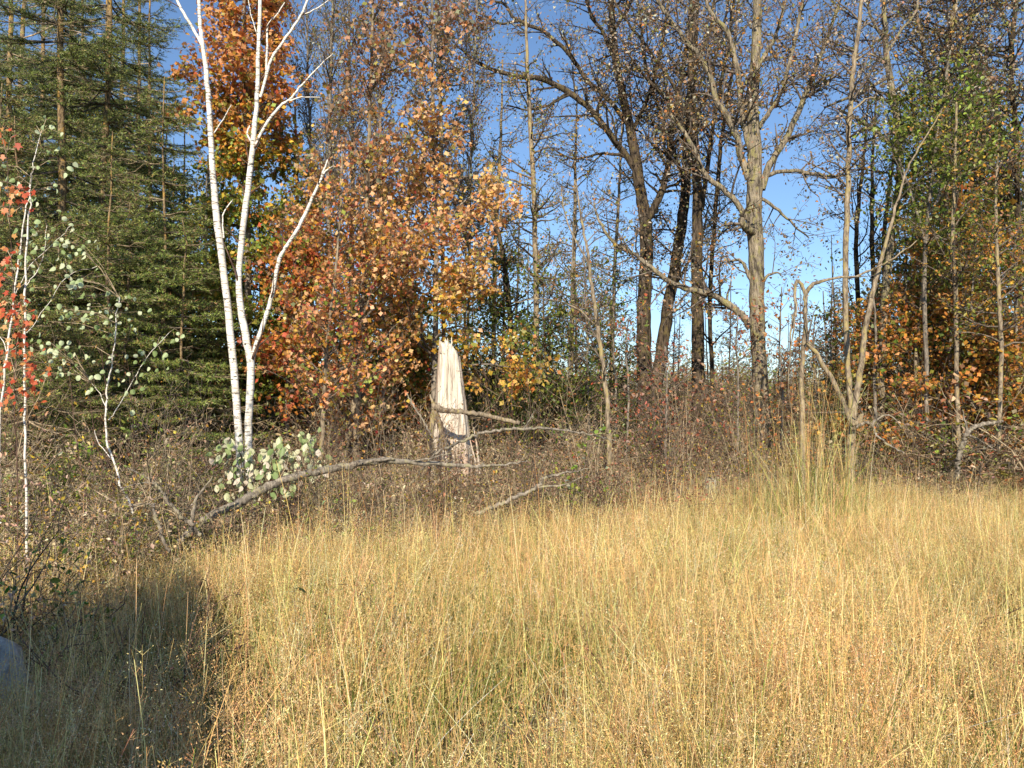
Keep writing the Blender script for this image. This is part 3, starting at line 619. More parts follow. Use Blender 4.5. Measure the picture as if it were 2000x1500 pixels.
tree('oak_tree', 'thin dark tree close right of the grey oak trunk', 'tree', 17.0,
     [(1392, 800, 5), (1390, 700, 5), (1386, 600, 5), (1392, 480, 5), (1400, 380, 5), (1408, 280, 4.5), (1424, 180, 4), (1436, 80, 3.2), (1444, -40, 2.2)],
     auto=dict(z=(3, 10), n=30, L=lambda f: 1.2*(1-f*.4), tilt=.6), S=dict(SO, leaf=4), pals=PALO, leafsize=.06, bark='bark_oak_dark', twig='twig_dark')
tree('oak_tree', 'pale barked oak in sun with knob halfway up', 'tree', 13.5,
     [(1489, 850, 18), (1486, 780, 16), (1482, 700, 14.5), (1479, 620, 14.5), (1478, 540, 14.5), (1476, 470, 15), (1472, 420, 15), (1474, 370, 15), (1474, 300, 13.5), (1470, 220, 11.5), (1474, 140, 10), (1478, 60, 9), (1480, -20, 8), (1482, -150, 5)],
     limbs=[[(1462, 350, 7), (1448, 310, 7), (1440, 270, 6.5), (1420, 230, 6.5), (1398, 195, 6), (1388, 150, 5.5), (1370, 115, 5), (1345, 85, 4.5), (1310, 40, 4), (1285, 0, 3.5), (1250, -60, 2)],
            [(1466, 300, 6), (1452, 240, 6), (1446, 180, 5.5), (1435, 110, 5), (1420, 60, 4.5), (1385, 20, 4), (1375, -40, 3)],
            [(1488, 370, 7), (1500, 330, 7), (1520, 295, 6.5), (1545, 250, 6), (1572, 190, 5.5), (1590, 140, 4.5), (1618, 70, 4), (1640, 0, 3), (1650, -60, 2)],
            [(1482, 250, 5), (1505, 215, 4.5), (1530, 170, 4), (1545, 110, 4), (1560, 40, 3.5), (1575, -50, 2.4)],
            [(1466, 640, 8), (1452, 618, 7.5), (1430, 600, 7), (1400, 580, 6.5), (1370, 570, 6, -.2), (1330, 560, 5.5, -.3), (1300, 545, 5, -.3), (1262, 515, 4.5, -.3), (1235, 495, 4, -.3), (1195, 470, 3.5, -.3), (1170, 430, 2.5, -.3), (1160, 395, 1.5)],
            [(1464, 430, 6), (1420, 375, 5.5), (1380, 345, 5), (1355, 290, 4.5), (1330, 250, 4), (1312, 225, 3)],
            [(1476, 350, 5), (1530, 334, 4), (1575, 337, 4), (1620, 345, 3), (1652, 343, 2)],
            [(1488, 388, 3.5), (1520, 410, 3), (1550, 440, 2), (1580, 465, 1.4)], [(1488, 560, 3), (1497, 540, 3), (1515, 532, 2), (1530, 540, 1)],
            [(1466, 545, 4), (1455, 520, 3.5), (1440, 508, 3), (1420, 512, 2)],
            [(1470, 452, 8, -.1), (1456, 442, 8, -.25), (1446, 430, 6, -.3), (1450, 412, 4, -.3)],
            [(1480, 130, 4), (1510, 80, 3.5), (1530, 20, 3), (1545, -50, 2)]],
     auto=dict(z=(6.0, 9.8), n=14, L=lambda f: 1.4, tilt=.6), S=dict(SO, limbL=1.25, leaf=10), pals=pal(3, TAN, 1.5, PALE, 2, BROWN, 1.4, OLIVE, 1, GOLD, .6, ORANGE, .6, GREYG),
     leafsize=.065, tmpl=OVAL, bark='bark_oak', twig='twig', sides=18, wd=1.0)

# right-hand trees
tree('poplar_tree', 'straight tan pole tree right of the sky gap', 'tree', 12.6,
     [(1668, 880, 7), (1660, 780, 6.5), (1654, 680, 6.5), (1651, 560, 6.5), (1653, 440, 6.5), (1657, 340, 6), (1658, 250, 6), (1664, 160, 5.5), (1674, 80, 5), (1682, 0, 4.5), (1690, -150, 3)],
     limbs=[[(1662, 215, 2.5), (1690, 195, 2), (1710, 190, 1.5)], [(1668, 120, 2.5), (1700, 105, 2), (1740, 130, 1.4)]],
     auto=dict(z=(4.8, 9), n=34, L=lambda f: 1.1, tilt=.6), S=dict(S4, leaf=13), pals=pal(3, TAN, 2, PALE, 1, PINKBR, 1, BROWN, 1, OLIVE), leafsize=.06, tmpl=OVAL, bark='bark_tan')
tree('poplar_tree', 'pale trunk leaning right from the blackened fork', 'tree', 11.4,
     [(1661, 905, 8), (1662, 850, 8.5), (1668, 800, 7.5), (1680, 730, 7), (1688, 660, 6.5), (1697, 610, 6.3), (1708, 560, 5.5), (1722, 505, 4.5), (1738, 445, 3.6), (1756, 380, 2.8), (1772, 330, 2.2), (1800, 280, 1.8), (1828, 235, 1.3), (1842, 210, .8)],
     limbs=[[(1668, 830, 4, -.2), (1652, 800, 6, -.2), (1632, 755, 6, -.3), (1610, 715, 5.5, -.3), (1590, 685, 5.5, -.3), (1576, 668, 5, -.3)],
            [(1664, 835, 9, -.12), (1678, 822, 8, -.2), (1686, 808, 3, -.25)]],
     auto=dict(z=(3.6, 6), n=7, L=lambda f: .8, tilt=.8), S=dict(S4, leaf=1, lvls=2, dens=(3, 4, 4)), pals=PALO, leafsize=.05, bark='bark_tan', twig='twig')
tree('broken_sapling', 'snapped yellowish sapling bent over into a hook', 'tree', 11.2,
     [(1568, 900, 7), (1566, 760, 5.5), (1568, 700, 5.2), (1572, 640, 5), (1573, 600, 4.6), (1572, 575, 4.2), (1566, 556, 4), (1557, 549, 4.2), (1552, 560, 4)],
     limbs=[[(1553, 556, 3.8, -.05), (1552, 600, 3.2, -.1), (1546, 640, 2.4, -.1), (1542, 690, 1.4, -.1)], [(1574, 590, 3.6), (1577, 566, 5), (1592, 553, 4.5), (1620, 546, 3.2), (1670, 538, 2.6), (1715, 522, 2.2), (1760, 495, 1.8), (1790, 470, 1.2)],
            [(1556, 590, 2.4, -.15), (1548, 660, 1.6, -.2), (1540, 740, 1.2, -.2), (1546, 830, 1)]],
     S=dict(S4, leaf=0, lvls=1, dens=(2.2, 2, 2)), limb_grow=.5, bark='bark_tan', twig='twig')
tree('poplar_tree', 'thick tan trunk right of the leaning pole', 'tree', 13.6,
     [(1718, 880, 10), (1719, 800, 9.5), (1722, 700, 9), (1726, 620, 8.5), (1730, 560, 8.5), (1740, 470, 8), (1750, 400, 8), (1758, 330, 8), (1752, 240, 7.5), (1742, 180, 7.5), (1733, 120, 7), (1728, 50, 6), (1726, -60, 4)],
     limbs=[[(1756, 300, 5), (1715, 260, 4.5), (1680, 235, 4), (1640, 215, 3)], [(1738, 150, 4), (1700, 170, 4), (1660, 190, 3.5), (1610, 210, 2.5)], [(1745, 180, 4), (1790, 150, 3.5), (1830, 130, 2.5)],
            [(1734, 100, 4), (1760, 60, 3), (1790, 20, 3), (1800, -40, 2)], [(1730, 80, 4), (1700, 30, 3), (1690, -40, 2)]],
     auto=dict(z=(5, 10), n=26, L=lambda f: 1.4, tilt=.5), S=dict(SO, leaf=7), pals=PALO, leafsize=.06, tmpl=OVAL, bark='bark_oak', twig='twig_dark')
for i, (x0, x1, lab) in enumerate([(1668, 1690, 'leftmost of the dark stems against sky behind the tan pole'), (1700, 1706, 'middle dark stem of the row behind the tan pole'), (1722, 1748, 'rightmost dark stem behind the tan pole')]):
    tree('cherry_tree', lab, 'tree', 18.0+i*.5, [(x0+10, 800, 6), (x0+8, 600, 5.5), (x0+4, 480, 5), ((x0+x1)/2, 380, 4), (x1, 280, 3), (x1+6, 180, 2)],
         auto=dict(z=(3, 8.6), n=26, L=lambda f: 1.3*(1-f*.3), tilt=1.0), S=dict(S4, leaf=5, up=.12), pals=pal(3, BROWN, 2, GREYG, 1, OLIVE), leafsize=.06, bark='bark_oak_dark', twig='twig_dark')
tree('ash_tree', 'bright green leafed tree in the upper right', 'tree', 12.8,
     [(1812, 900, 5), (1808, 700, 5), (1806, 500, 4.5), (1822, 330, 4), (1840, 200, 3.2), (1856, 100, 2.4)], limbs=[[(1808, 480, 3), (1780, 380, 2.6), (1750, 300, 2.2), (1725, 250, 1.5)], [(1812, 440, 3), (1850, 340, 2.4), (1890, 260, 1.8)]],
     auto=dict(z=(4.3, 7.0), n=34, L=lambda f: 1.05, tilt=.6), S=dict(SM, leaf=20), pals=pal(4, GREEN, 3, LGREEN, 1.5, OLIVE, 1, DGREEN, .6, (.36, .38, .16)), leafsize=.085, tmpl=OVAL, bark='bark_grey')
PR = pal(2, TAN, 1.5, PALE, 2, GREYG, 1.5, BROWN, 1.3, OLIVE, .8, PINKBR, .5, GOLD)
tree('oak_tree', 'speckled tan leaved tree leaning in the top right', 'tree', 14.0,
     [(1850, 880, 6), (1852, 700, 6), (1850, 450, 6), (1845, 250, 6), (1850, 120, 6), (1862, 30, 5.5), (1872, -60, 4)], limbs=[[(1847, 260, 4), (1820, 160, 4), (1800, 80, 3.6), (1785, 0, 3)], [(1846, 180, 4), (1880, 90, 3.4), (1900, 20, 3)]],
     auto=dict(z=(6, 10.4), n=60, L=lambda f: 1.5, tilt=.5), S=dict(SO, leaf=12), pals=PR, leafsize=.07, tmpl=OVAL, bark='bark_tan', twig='twig_dark')
tree('oak_tree', 'grey leaved tree at the top right picture corner', 'tree', 14.6,
     [(1985, 880, 7), (1992, 700, 7), (1990, 500, 6.5), (1985, 300, 6), (1975, 120, 5.5), (1985, 0, 5), (1990, -100, 4)], limbs=[[(1986, 340, 4), (1950, 240, 3.6), (1930, 140, 3), (1915, 40, 2)]],
     auto=dict(z=(5.4, 10.4), n=60, L=lambda f: 1.5, tilt=.5), S=dict(SO, leaf=11), pals=PR, leafsize=.07, tmpl=OVAL, bark='bark_oak_dark', twig='twig_dark')
tree('aspen_tree', 'slim pale trunk among orange leaves at right', 'tree', 12.4,
     [(1872, 880, 5.5), (1869, 760, 5.2), (1867, 650, 5), (1866, 560, 5), (1860, 480, 4.5), (1862, 400, 4), (1866, 300, 3.2), (1868, 200, 2.4)],
     auto=dict(z=(2.6, 6.2), n=34, L=lambda f: 1.0, tilt=.6), S=dict(SM, leaf=12), pals=pal(3, GREEN, 2, OLIVE, 2, GOLD, 1, YEL, 1, BROWN), leafsize=.065, tmpl=OVAL, bark='bark_tan')
tree('aspen_tree', 'pale blotched trunk nearest the right picture edge', 'tree', 12.0,
     [(1950, 880, 5), (1953, 780, 5), (1955, 680, 5), (1951, 600, 4.8), (1948, 520, 4.4), (1944, 420, 3.8), (1948, 300, 3)],
     auto=dict(z=(2.4, 5.8), n=34, L=lambda f: 1.0, tilt=.5), S=dict(SM, leaf=14), pals=pal(3, GREEN, 2, OLIVE, 2, GOLD, 1, RUST, 1, BROWN), leafsize=.065, tmpl=OVAL, bark='bark_tan')
tree('aspen_tree', 'thin tan trunk left of the green leafed tree', 'tree', 13.4,
     [(1787, 860, 4.2), (1788, 760, 4), (1790, 680, 4), (1798, 600, 3.6), (1805, 520, 3), (1806, 420, 2)], auto=dict(z=(2.8, 5.4), n=22, L=lambda f: .9, tilt=.6), S=dict(SM, leaf=10),
     pals=pal(2, GREEN, 2, OLIVE, 1, YEL, 1, TAN), leafsize=.06, tmpl=OVAL, bark='bark_tan')
for D_, px, yt, lab, pp in [(14.0, 1770, 560, 'low golden maple left of the slim pale trunk at right', pal(2, GOLD, 2, ORANGE, 1.5, OLIVE, 1, GREEN, 1, PEACH)),
                            (13.0, 1900, 560, 'orange leaved young maple between the two pale right trunks', pal(3, (.55, .22, .05), 2, GOLD, 2, OLIVE, 1, GREEN, 1, BROWN)),
                            (13.6, 1985, 470, 'olive and orange young maple at the right picture edge', pal(2, GOLD, 2, OLIVE, 2, BROWN, 2, GREEN, 1, ORANGE)),
                            (15.0, 1840, 420, 'gold green maple filling behind the right trunks', pal(3, GREEN, 2, OLIVE, 1, GOLD, 1, BROWN)),
                            (15.5, 1940, 330, 'tall mixed green brown tree behind the right trunks', pal(2, GREEN, 2, OLIVE, 2, BROWN, 1, GOLD, 1, TAN))]:
    tree('maple_tree', lab, 'tree', D_, [(px, 880, 4.5), (px+3, 740, 4), (px-3, 620+min(0, yt-560), 3), (px, yt-20, 1.8)],
         auto=dict(z=(1.1, zof(yt, D_)), n=52, L=lambda f: 1.25*(1-f*.45), tilt=.25), S=dict(SM, leaf=17, up=-.01), pals=pp, leafsize=.085, tmpl=MAPS, bark='bark_grey', twig='twig_dark')
# sparse saplings between the oaks
for D_, px, yt, lab, pp, lf in [(13.0, 1440, 600, 'reddish leaved sapling between grey oak and pale oak', pal(2, RUST, 2, PINKBR, 1, OLIVE, 1, RED), 9),
                            (12.5, 1525, 560, 'orange leaved sapling right of the pale oak trunk', pal(3, RUST, 2, ORANGE, 1, BROWN, 1, TAN), 12),
                            (13.5, 1625, 520, 'dark leafy sapling behind the snapped sapling', pal(3, GREYG, 2, DGREEN, 1, BROWN, 1, OLIVE), 16),
                            (14.0, 1590, 620, 'brown leaved sapling left of the tan pole', pal(2, BROWN, 1, RUST, 1, GREYG), 14),
                            (12.6, 1225, 620, 'pinkish leaved sapling before the forked oak', pal(2, PINKBR, 2, RUST, 1, RED, 1, GREEN), 9),
                            (12.2, 1300, 690, 'low red leaved sapling between the dark oak trunks', pal(2, PINKBR, 2, (.45, .14, .09), 1, RUST), 10),
                            (14.0, 1200, 480, 'green leaved sapling left of the forked oak', pal(3, GREEN, 2, DGREEN, 1, OLIVE), 16),
                            (15.5, 1710, 560, 'dense brown green sapling between tan pole and thick trunk', pal(2, BROWN, 2, OLIVE, 1, GREEN), 15),
                            (14.8, 925, 470, 'green yellow tree right of the peach maple', pal(3, GREEN, 2, OLIVE, 1, GOLD, 1, DGREEN), 15)]:
    tree('sapling', lab, 'sapling', D_, [(px, 880, 3), (px+3, 760, 2.6), (px-2, 680, 2), (px+2, yt, 1.3)],
         auto=dict(z=(.9, zof(yt, D_)), n=30, L=lambda f: 1.0*(1-f*.5), tilt=.55), S=dict(SM, leaf=lf, dens=(6, 7, 5)), pals=pp, leafsize=.075, tmpl=OVAL, bark='bark_grey', twig='twig')

# far trees behind everything: one mesh set, copied
GB = ['green trees behind the front row', 'thin brown trees far behind', 'bare young trees against the low sky']
protos = []
for k, (pp, lf) in enumerate([(pal(3, GREEN, 2, DGREEN, 1.5, OLIVE, .6, GOLD), 22), (pal(3, BROWN, 2, OLIVE, 1, GREYG), 7), (pal(2, TAN, 2, BROWN, 1, OLIVE), 3)]):
    t_, _ = tree('woodland_tree', ['green leafed woodland tree standing behind the front row of trees', 'thin brown leaved tree standing far behind the front row', 'bare twiggy young tree against the low sky between trunks'][k], 'tree', 20.0+k, [(1000, 820, 6), (1004, 600, 5), (998, 400, 4), (1002, 200, 2.5), (1000, 60, 1.5)],
             auto=dict(z=(1.2, 9.4), n=64, L=lambda f: 1.9*(1-f*.6), tilt=.5), S=dict(SM, leaf=lf, dens=(7, 7, 5)), pals=pp, leafsize=.12, tmpl=KITE, bark='bark_oak_dark', twig='twig_dark' if k < 2 else 'twig', group=GB[k])
    protos.append(t_)
place = [(0, 60, 21, 1.0), (0, 190, 19, .95), (0, 300, 20, .85), (0, 360, 18, .75), (0, 430, 20, .85), (0, 520, 19, .8), (0, 600, 22, .72), (0, 690, 20, .62), (1, 690, 24, .9), (1, 790, 23, .9), (0, 800, 20, .6),
         (1, 900, 24, .8), (0, 900, 21, .45), (1, 1000, 25, .75), (0, 1080, 20, .42), (0, 1180, 20, .40), (1, 1130, 27, .7), (1, 1320, 28, .5), (1, 1420, 27, .55), (1, 1560, 26, .5), (0, 1620, 21, .38), (0, 1720, 21, .45), (1, 1640, 24, .6), (0, 1790, 20, .62),
         (0, 1880, 21, .75), (1, 1800, 24, .95), (1, 1900, 23, 1.0), (0, 1980, 20, .72), (1, 2000, 22, 1.0)]
first = [True, True, True]
for i in range(26): place.append((2, 1060+i*28+random.uniform(-12, 12), random.uniform(18.5, 27), random.uniform(.26, .42)))
for k, px, D_, s in place:
    loc = P(px, 800, D_); loc[2] = 0; rz = random.uniform(0, 6.28)
    if first[k]: protos[k].location = Vector(loc); protos[k].scale = (s,)*3; first[k] = False
    else: dup(protos[k], loc, rz, s)

byname = {o['label']: o for o in bpy.data.objects if o.get('label')}
g1 = byname['small dark green tree right of centre in the understory']; g2 = byname['brown green small tree left of the dark oak trunks']
g3 = byname['green yellow tree right of the peach maple']; g4 = byname['gold green maple filling behind the right trunks']; g5 = byname['bright green leafed tree in the upper right']
g7 = byname['low golden maple left of the slim pale trunk at right']; g8 = byname['orange leaved young maple between the two pale right trunks']; g9 = byname['lichen spotted straight trunk in front of blue sky, centre']; g10 = byname['brownish twiggy tree standing above the rust maple']
g6 = byname['tall mixed green brown tree behind the right trunks']
for src, px, D_, s_, lab in [(g1, 985, 14.5, 1.15, 'green understory tree directly right of the golden maple branch'), (g2, 1105, 15, 1.2, 'brown green tree behind the pale slanting sapling'),
        (g3, 1020, 17, 1.1, 'green tree behind the lichen spotted straight trunk'), (g1, 1195, 16.5, 1.0, 'low dark green tree left of the forked oak'), (g3, 1120, 19, .9, 'hazy green tree seen through centre branches'),
        (g4, 1760, 16.5, 1.0, 'gold green tree behind the thick tan trunk'), (g4, 1985, 16, 1.2, 'gold green tree behind the right edge trunk'), (g6, 1880, 18, 1.15, 'tall mixed tree behind the bright green leafed tree'),
        (g5, 1930, 15.5, 1.15, 'second green leafed tree in the upper right, farther back'), (g1, 1690, 16, .9, 'dark low tree behind the leaning pale trunk'), (g6, 1800, 20, 1.2, 'green brown tree high behind the thick tan trunk'),
        (g7, 1715, 13.2, .9, 'golden maple leaves between tan pole and thick trunk'), (g7, 1835, 14.6, 1.5, 'tall golden maple rising behind the slim pale trunk'), (g8, 1960, 12.8, .8, 'small orange maple at the foot of the right edge'),
        (g4, 1850, 13.4, .9, 'yellow green maple in front of the right hand trunks'), (g9, 960, 17, 1.0, 'thin tree right of the peach maple against sky'), (g9, 1110, 18, .95, 'thin leafy tree in the middle of the sky gap'),
        (g9, 1190, 20, 1.0, 'thin tree seen left of the forked oak trunk'), (g10, 905, 15.5, 1.0, 'brown twiggy tree between peach maple and open sky'), (g10, 690, 15.0, 1.05, 'brown twiggy tree behind the rust maple top'), (g10, 620, 16.5, 1.1, 'brown twiggy tree just right of the birch tops'),
        (g2, 1625, 15.5, .9, 'brown understory tree behind the snapped sapling'), (g3, 640, 16.5, 1.3, 'green tree filling behind the slender red maple'), (g3, 420, 17, 1.5, 'green tree behind the left birch stem')]:
    dup(src, gpos(px, D_), random.uniform(1, 5), s_, lab)
# ------------------------------------------------------------------ ASPEN / MAPLE SAPLINGS at left with single leaves as parts
def shared_leaf(nm, tmpl, c):
    v, f = tmpl; d = {}
    for q in f: d.setdefault(len(q), []).append(q)
    col = np.tile(np.array(c), (len(v), 1)); return raw_mesh(nm, v, list(d.values()), col, [M['leaf']])
def place_leaves(root, base, pts, meshes, smin, smax, nm='leaf'):
    for q in pts:
        o = bpy.data.objects.new(nm, random.choice(meshes)); COL.objects.link(o); o.parent = root
        o.location = Vector(q-base); s = random.uniform(smin, smax); o.scale = (s*random.uniform(.75, 1.1), s, s)
        o.rotation_euler = (random.gauss(R(-105), .35), random.gauss(0, .6), random.gauss(0, .5))   # hanging, mostly facing the light
def saplingA(name, label, D, stems, leafpts, meshes, smin, smax, bark, nj=1, group=None, rng=26):
    stems = [[(a, b, c*.5) for a, b, c in st] for st in stems]
    tr = pxline(to_ground(stems[0], D), D, 4, .006); base = tr[0, :3].copy(); base[2] = 0
    root = empty(name, base); tag(root, label, 'sapling', group)
    allp = []
    for i, s_ in enumerate(stems):
        l = tr if i == 0 else pxline(s_, D, 4, .004); allp.append(l)
        v, f = tubes([(l[:, :3]-base, l[:, 3])], 7, .03); link('trunk' if i == 0 else 'stem', raw_mesh('stem', v, [f], None, [M[bark]], True), root)
    ap = np.concatenate(allp); tw = []; lp = []
    for (x, y) in leafpts:
        for _ in range(nj):
            q = P(x+random.gauss(0, rng/3), y+random.gauss(0, rng/3), D+random.uniform(-.25, .25)); lp.append(q)
        k = np.argmin(np.linalg.norm(ap[:, :3]-q, axis=1)+.4*np.maximum(0, ap[:, 2]-q[2]+.1)); a_ = ap[k, :3]
        md = (a_+q)/2+np.array([random.gauss(0, .02), random.gauss(0, .02), .04]); tw.append((np.array([a_-base, md-base, q-base]), np.array([.0035, .0025, .0015])))
    v, f = tubes(tw, 3); o = link('twigs', raw_mesh('twigs', v, [f], None, [M['twig_dead']]), root); o['kind'] = 'stuff'
    place_leaves(root, base, lp, meshes, smin, smax); return root
asp = [shared_leaf('leaf', ROUND, c) for c in ((.62, .72, .44), (.48, .60, .30), (.70, .76, .50), (.28, .38, .14))]
mpl = [shared_leaf('leaf', MAPLE, c) for c in ((.62, .13, .05), (.66, .22, .08), (.55, .09, .04), (.68, .36, .12))]
saplingA('aspen_sapling', 'white stemmed aspen sapling at left edge with round pale leaves', 5.6,
    [[(50, 890, 4.5), (48, 800, 4.2), (47, 700, 4.2), (48, 600, 4), (50, 500, 3.6), (56, 440, 3), (60, 360, 2.4), (66, 320, 1.8), (80, 260, 1.2)], [(50, 560, 1.8), (70, 530, 1.4), (85, 500, 1), (92, 440, .8)], [(52, 650, 1.6), (90, 600, 1.2), (130, 540, .8), (190, 520, .7)]],
    [(98, 262), (88, 285), (80, 318), (98, 258), (70, 413), (35, 344), (8, 352), (16, 365), (112, 363), (134, 430), (60, 450), (76, 470), (94, 468), (60, 480), (32, 500), (136, 332), (116, 455), (110, 490), (130, 515), (70, 500), (15, 350)],
    asp, .03, .052, 'birch', 3, rng=44)
saplingA('aspen_sapling', 'second white aspen sapling leaning out of the left edge', 5.9,
    [[(5, 800, 4), (12, 700, 4), (22, 620, 3.8), (32, 540, 3.4), (40, 480, 3), (52, 400, 2.4), (60, 350, 1.5)], [(14, 690, 1.8), (2, 660, 1.4), (-15, 640, 1)], [(28, 580, 1.4), (60, 520, 1.2), (110, 470, .9), (140, 440, .7)]],
    [(20, 515), (52, 570), (68, 545), (10, 600), (130, 470), (156, 490), (120, 500), (135, 545), (118, 520), (60, 600), (72, 660), (88, 690)], asp, .03, .052, 'birch', 3, rng=44)
saplingA('aspen_sapling', 'crooked pale sapling with scattered round leaves before the spruces', 6.6,
    [[(262, 1010, 4.5), (240, 960, 4.3), (222, 905, 4), (208, 860, 3.8), (208, 800, 3.4), (209, 760, 3), (216, 720, 2.8), (225, 670, 2.4), (230, 600, 1.8), (235, 580, 1.2)],
     [(209, 800, 1.8), (195, 770, 1.4), (180, 750, 1)], [(212, 820, 2), (225, 805, 1.6), (262, 740, 1.3), (285, 700, 1.1), (330, 650, .8)], [(216, 895, 1.8), (190, 860, 1.4), (185, 840, 1)]],
    [(140, 482), (160, 490), (178, 487), (120, 600), (155, 596), (192, 600), (222, 592), (248, 578), (246, 606), (200, 628), (212, 635), (176, 636), (153, 625), (118, 640), (120, 700), (140, 700), (100, 680), (105, 700), (110, 726), (70, 742), (175, 742), (182, 742), (95, 705), (106, 690), (120, 680), (138, 690), (160, 688),
     (285, 702), (290, 720), (320, 660), (318, 690), (345, 655), (300, 668), (265, 708), (250, 760), (255, 772), (208, 710), (230, 706), (235, 640), (245, 640), (262, 612), (195, 586), (165, 600), (150, 560), (175, 560), (190, 540), (130, 560)],
    asp, .032, .056, 'birch', 3, rng=44)
saplingA('maple_sapling', 'orange red maple sapling at the left picture edge', 5.2,
    [[(34, 900, 2.2), (30, 800, 2), (28, 700, 1.8), (30, 600, 1.6), (22, 500, 1.3), (18, 420, 1), (12, 300, .7)]],
    [(12, 262), (5, 270), (16, 380), (30, 385), (10, 395), (40, 380), (34, 372), (5, 410), (14, 495), (8, 500), (20, 490), (3, 530), (10, 585), (20, 590), (30, 600), (40, 610), (14, 600), (60, 604), (36, 645), (35, 690), (30, 680), (52, 720), (60, 728), (76, 725), (84, 722), (15, 760), (25, 770), (60, 770), (70, 765), (10, 780), (68, 780), (45, 640), (5, 620), (24, 612), (8, 710), (16, 712)],
    mpl, .032, .052, 'twig_red', 6, rng=46)

# pale-leaved shrub at the birch foot
def pale_shrub():
    D = 7.9; base = P(500, 900, D); base[2] = 0; root = empty('dogwood_shrub', base); tag(root, 'low shrub of large pale cream green leaves at birch foot', 'shrub')
    dog = [shared_leaf('leaf', OVAL, c) for c in ((.74, .76, .50), (.66, .70, .42), (.74, .72, .50), (.34, .44, .18), (.26, .36, .14), (.78, .68, .56))]
    clusters = [(450, 910, 22), (470, 890, 20), (500, 925, 26), (525, 900, 24), (540, 870, 16), (560, 920, 26), (580, 890, 22), (600, 870, 16), (605, 850, 12), (612, 880, 14), (590, 930, 18), (480, 950, 22), (455, 935, 18), (520, 950, 22), (555, 950, 18), (448, 860, 8), (440, 885, 12), (620, 905, 10), (535, 890, 16), (500, 900, 20), (600, 905, 18)]
    st, lp = [], []
    for x, y, s in clusters:
        q = P(x, y, D+random.uniform(-.3, .3)); b0 = base+np.array([random.gauss(0, .18), random.gauss(0, .1), .0])
        b0[0] = base[0]+(q[0]-base[0])*.5; mid = (b0+q)/2+np.array([0, 0, .08]); st.append((np.array([b0-base, mid-base, q-base]), np.array([.007, .005, .003])))
        for _ in range(12):
            e = P(x+random.gauss(0, s*.9), y+random.gauss(0, s*.75), D+random.uniform(-.3, .3)); lp.append(e)
            st.append((np.array([q-base, e-base]), np.array([.003, .0015])))
    v, f = tubes(st, 4); o = link('stems', raw_mesh('stems', v, [f], None, [M['twig_red']]), root); o['kind'] = 'stuff'
    place_leaves(root, base, lp, dog, .06, .11)
pale_shrub()

# ------------------------------------------------------------------ FALLEN / DEAD BRANCHES
def stick(label, D, rows, mat='log', twigs=0, tl=.4, limbs=(), name='fallen_branch', cat='branch', ground=False):
    if ground: rows = to_ground(rows, D)
    l = pxline(rows, D, 9, .006); base = l[0, :3].copy(); root = empty(name, base); tag(root, label, cat)
    v, f = tubes([(l[:, :3]-base, l[:, 3]*.85)], 11, .16); link('wood', raw_mesh('wood', v, [f], None, [M[mat]], True), root)
    for lb in limbs:
        q = pxline(lb, D, 4, .004); v, f = tubes([(q[:, :3]-base, q[:, 3])], 6, .06); link('side_branch', raw_mesh('side_branch', v, [f], None, [M[mat]], True), root)
    if twigs:
        T = {1: [], 2: [], 3: [], 'leaf': []}
        for _ in range(twigs):
            i = random.randrange(2, len(l)-1); d = unit(l[i+1 if i+1 < len(l) else i, :3]-l[i-1, :3]); o_ = np.random.normal(size=3); o_[2] = abs(o_[2])
            grow(T, l[i, :3]-base, d*.5+unit(o_), tl*random.uniform(.4, 1.2), .005, 1, dict(dens=(7, 6), lvls=2, wander=.2, up=.03, rmin=.0015, step=.1))
        v, f = tubes(T[1]+T[2], 3); o = link('twigs', raw_mesh('twigs', v, [f], None, [M['twig_dead']]), root); o['kind'] = 'stuff'
    return root
stick('long grey fallen limb sloping across the front of the thicket', 7.0, [(345, 1062, 9, -.5), (400, 1015, 9.5, -.4), (470, 983, 9.5, -.2), (530, 948, 9), (600, 924, 8.5, .2), (680, 910, 8, .4), (750, 900, 7, .5), (850, 906, 5, .7), (930, 910, 4, .8), (985, 908, 2.5, .9), (1030, 900, 1.2, 1)],
      twigs=10, limbs=[[(690, 908, 4, .4), (735, 898, 4, .45), (770, 897, 3, .5)], [(800, 902, 2, .6), (840, 895, 1.6, .6), (880, 885, 1, .6)]])
stick('lichen covered leaning log lying across the pale stump', 10.3, [(868, 880, 6), (862, 840, 7), (848, 795, 8, -.05), (862, 800, 7, -.1), (885, 803, 5.5, -.1), (930, 808, 5.5), (975, 818, 5), (1015, 827, 4.5)],
      'bark_tan', 3, .3, limbs=[[(848, 798, 5), (842, 840, 5.5), (840, 900, 6)], [(850, 800, 4), (845, 785, 3), (840, 770, 1.5)]])
stick('thin grey branch arching over the thicket right of the stump', 8.6, [(800, 950, 2, .3), (850, 888, 3), (880, 872, 3), (930, 850, 3.4), (975, 840, 3.2), (1030, 837, 3), (1090, 839, 2.6), (1150, 848, 2), (1200, 860, 1.4)], 'log', 5, .35, limbs=[[(1022, 838, 1.6), (1035, 820, 1.4), (1046, 800, 1)]])
stick('short curved dead limb lying at the grass edge', 8.4, [(930, 1003, 4.5), (965, 990, 4.6), (1010, 970, 4.5), (1050, 950, 4), (1062, 935, 3.5), (1085, 927, 2.8), (1120, 921, 1.8), (1150, 915, 1)], 'log', 4, .3, limbs=[[(1050, 952, 2.4), (1100, 948, 1.8), (1140, 930, 1)]])
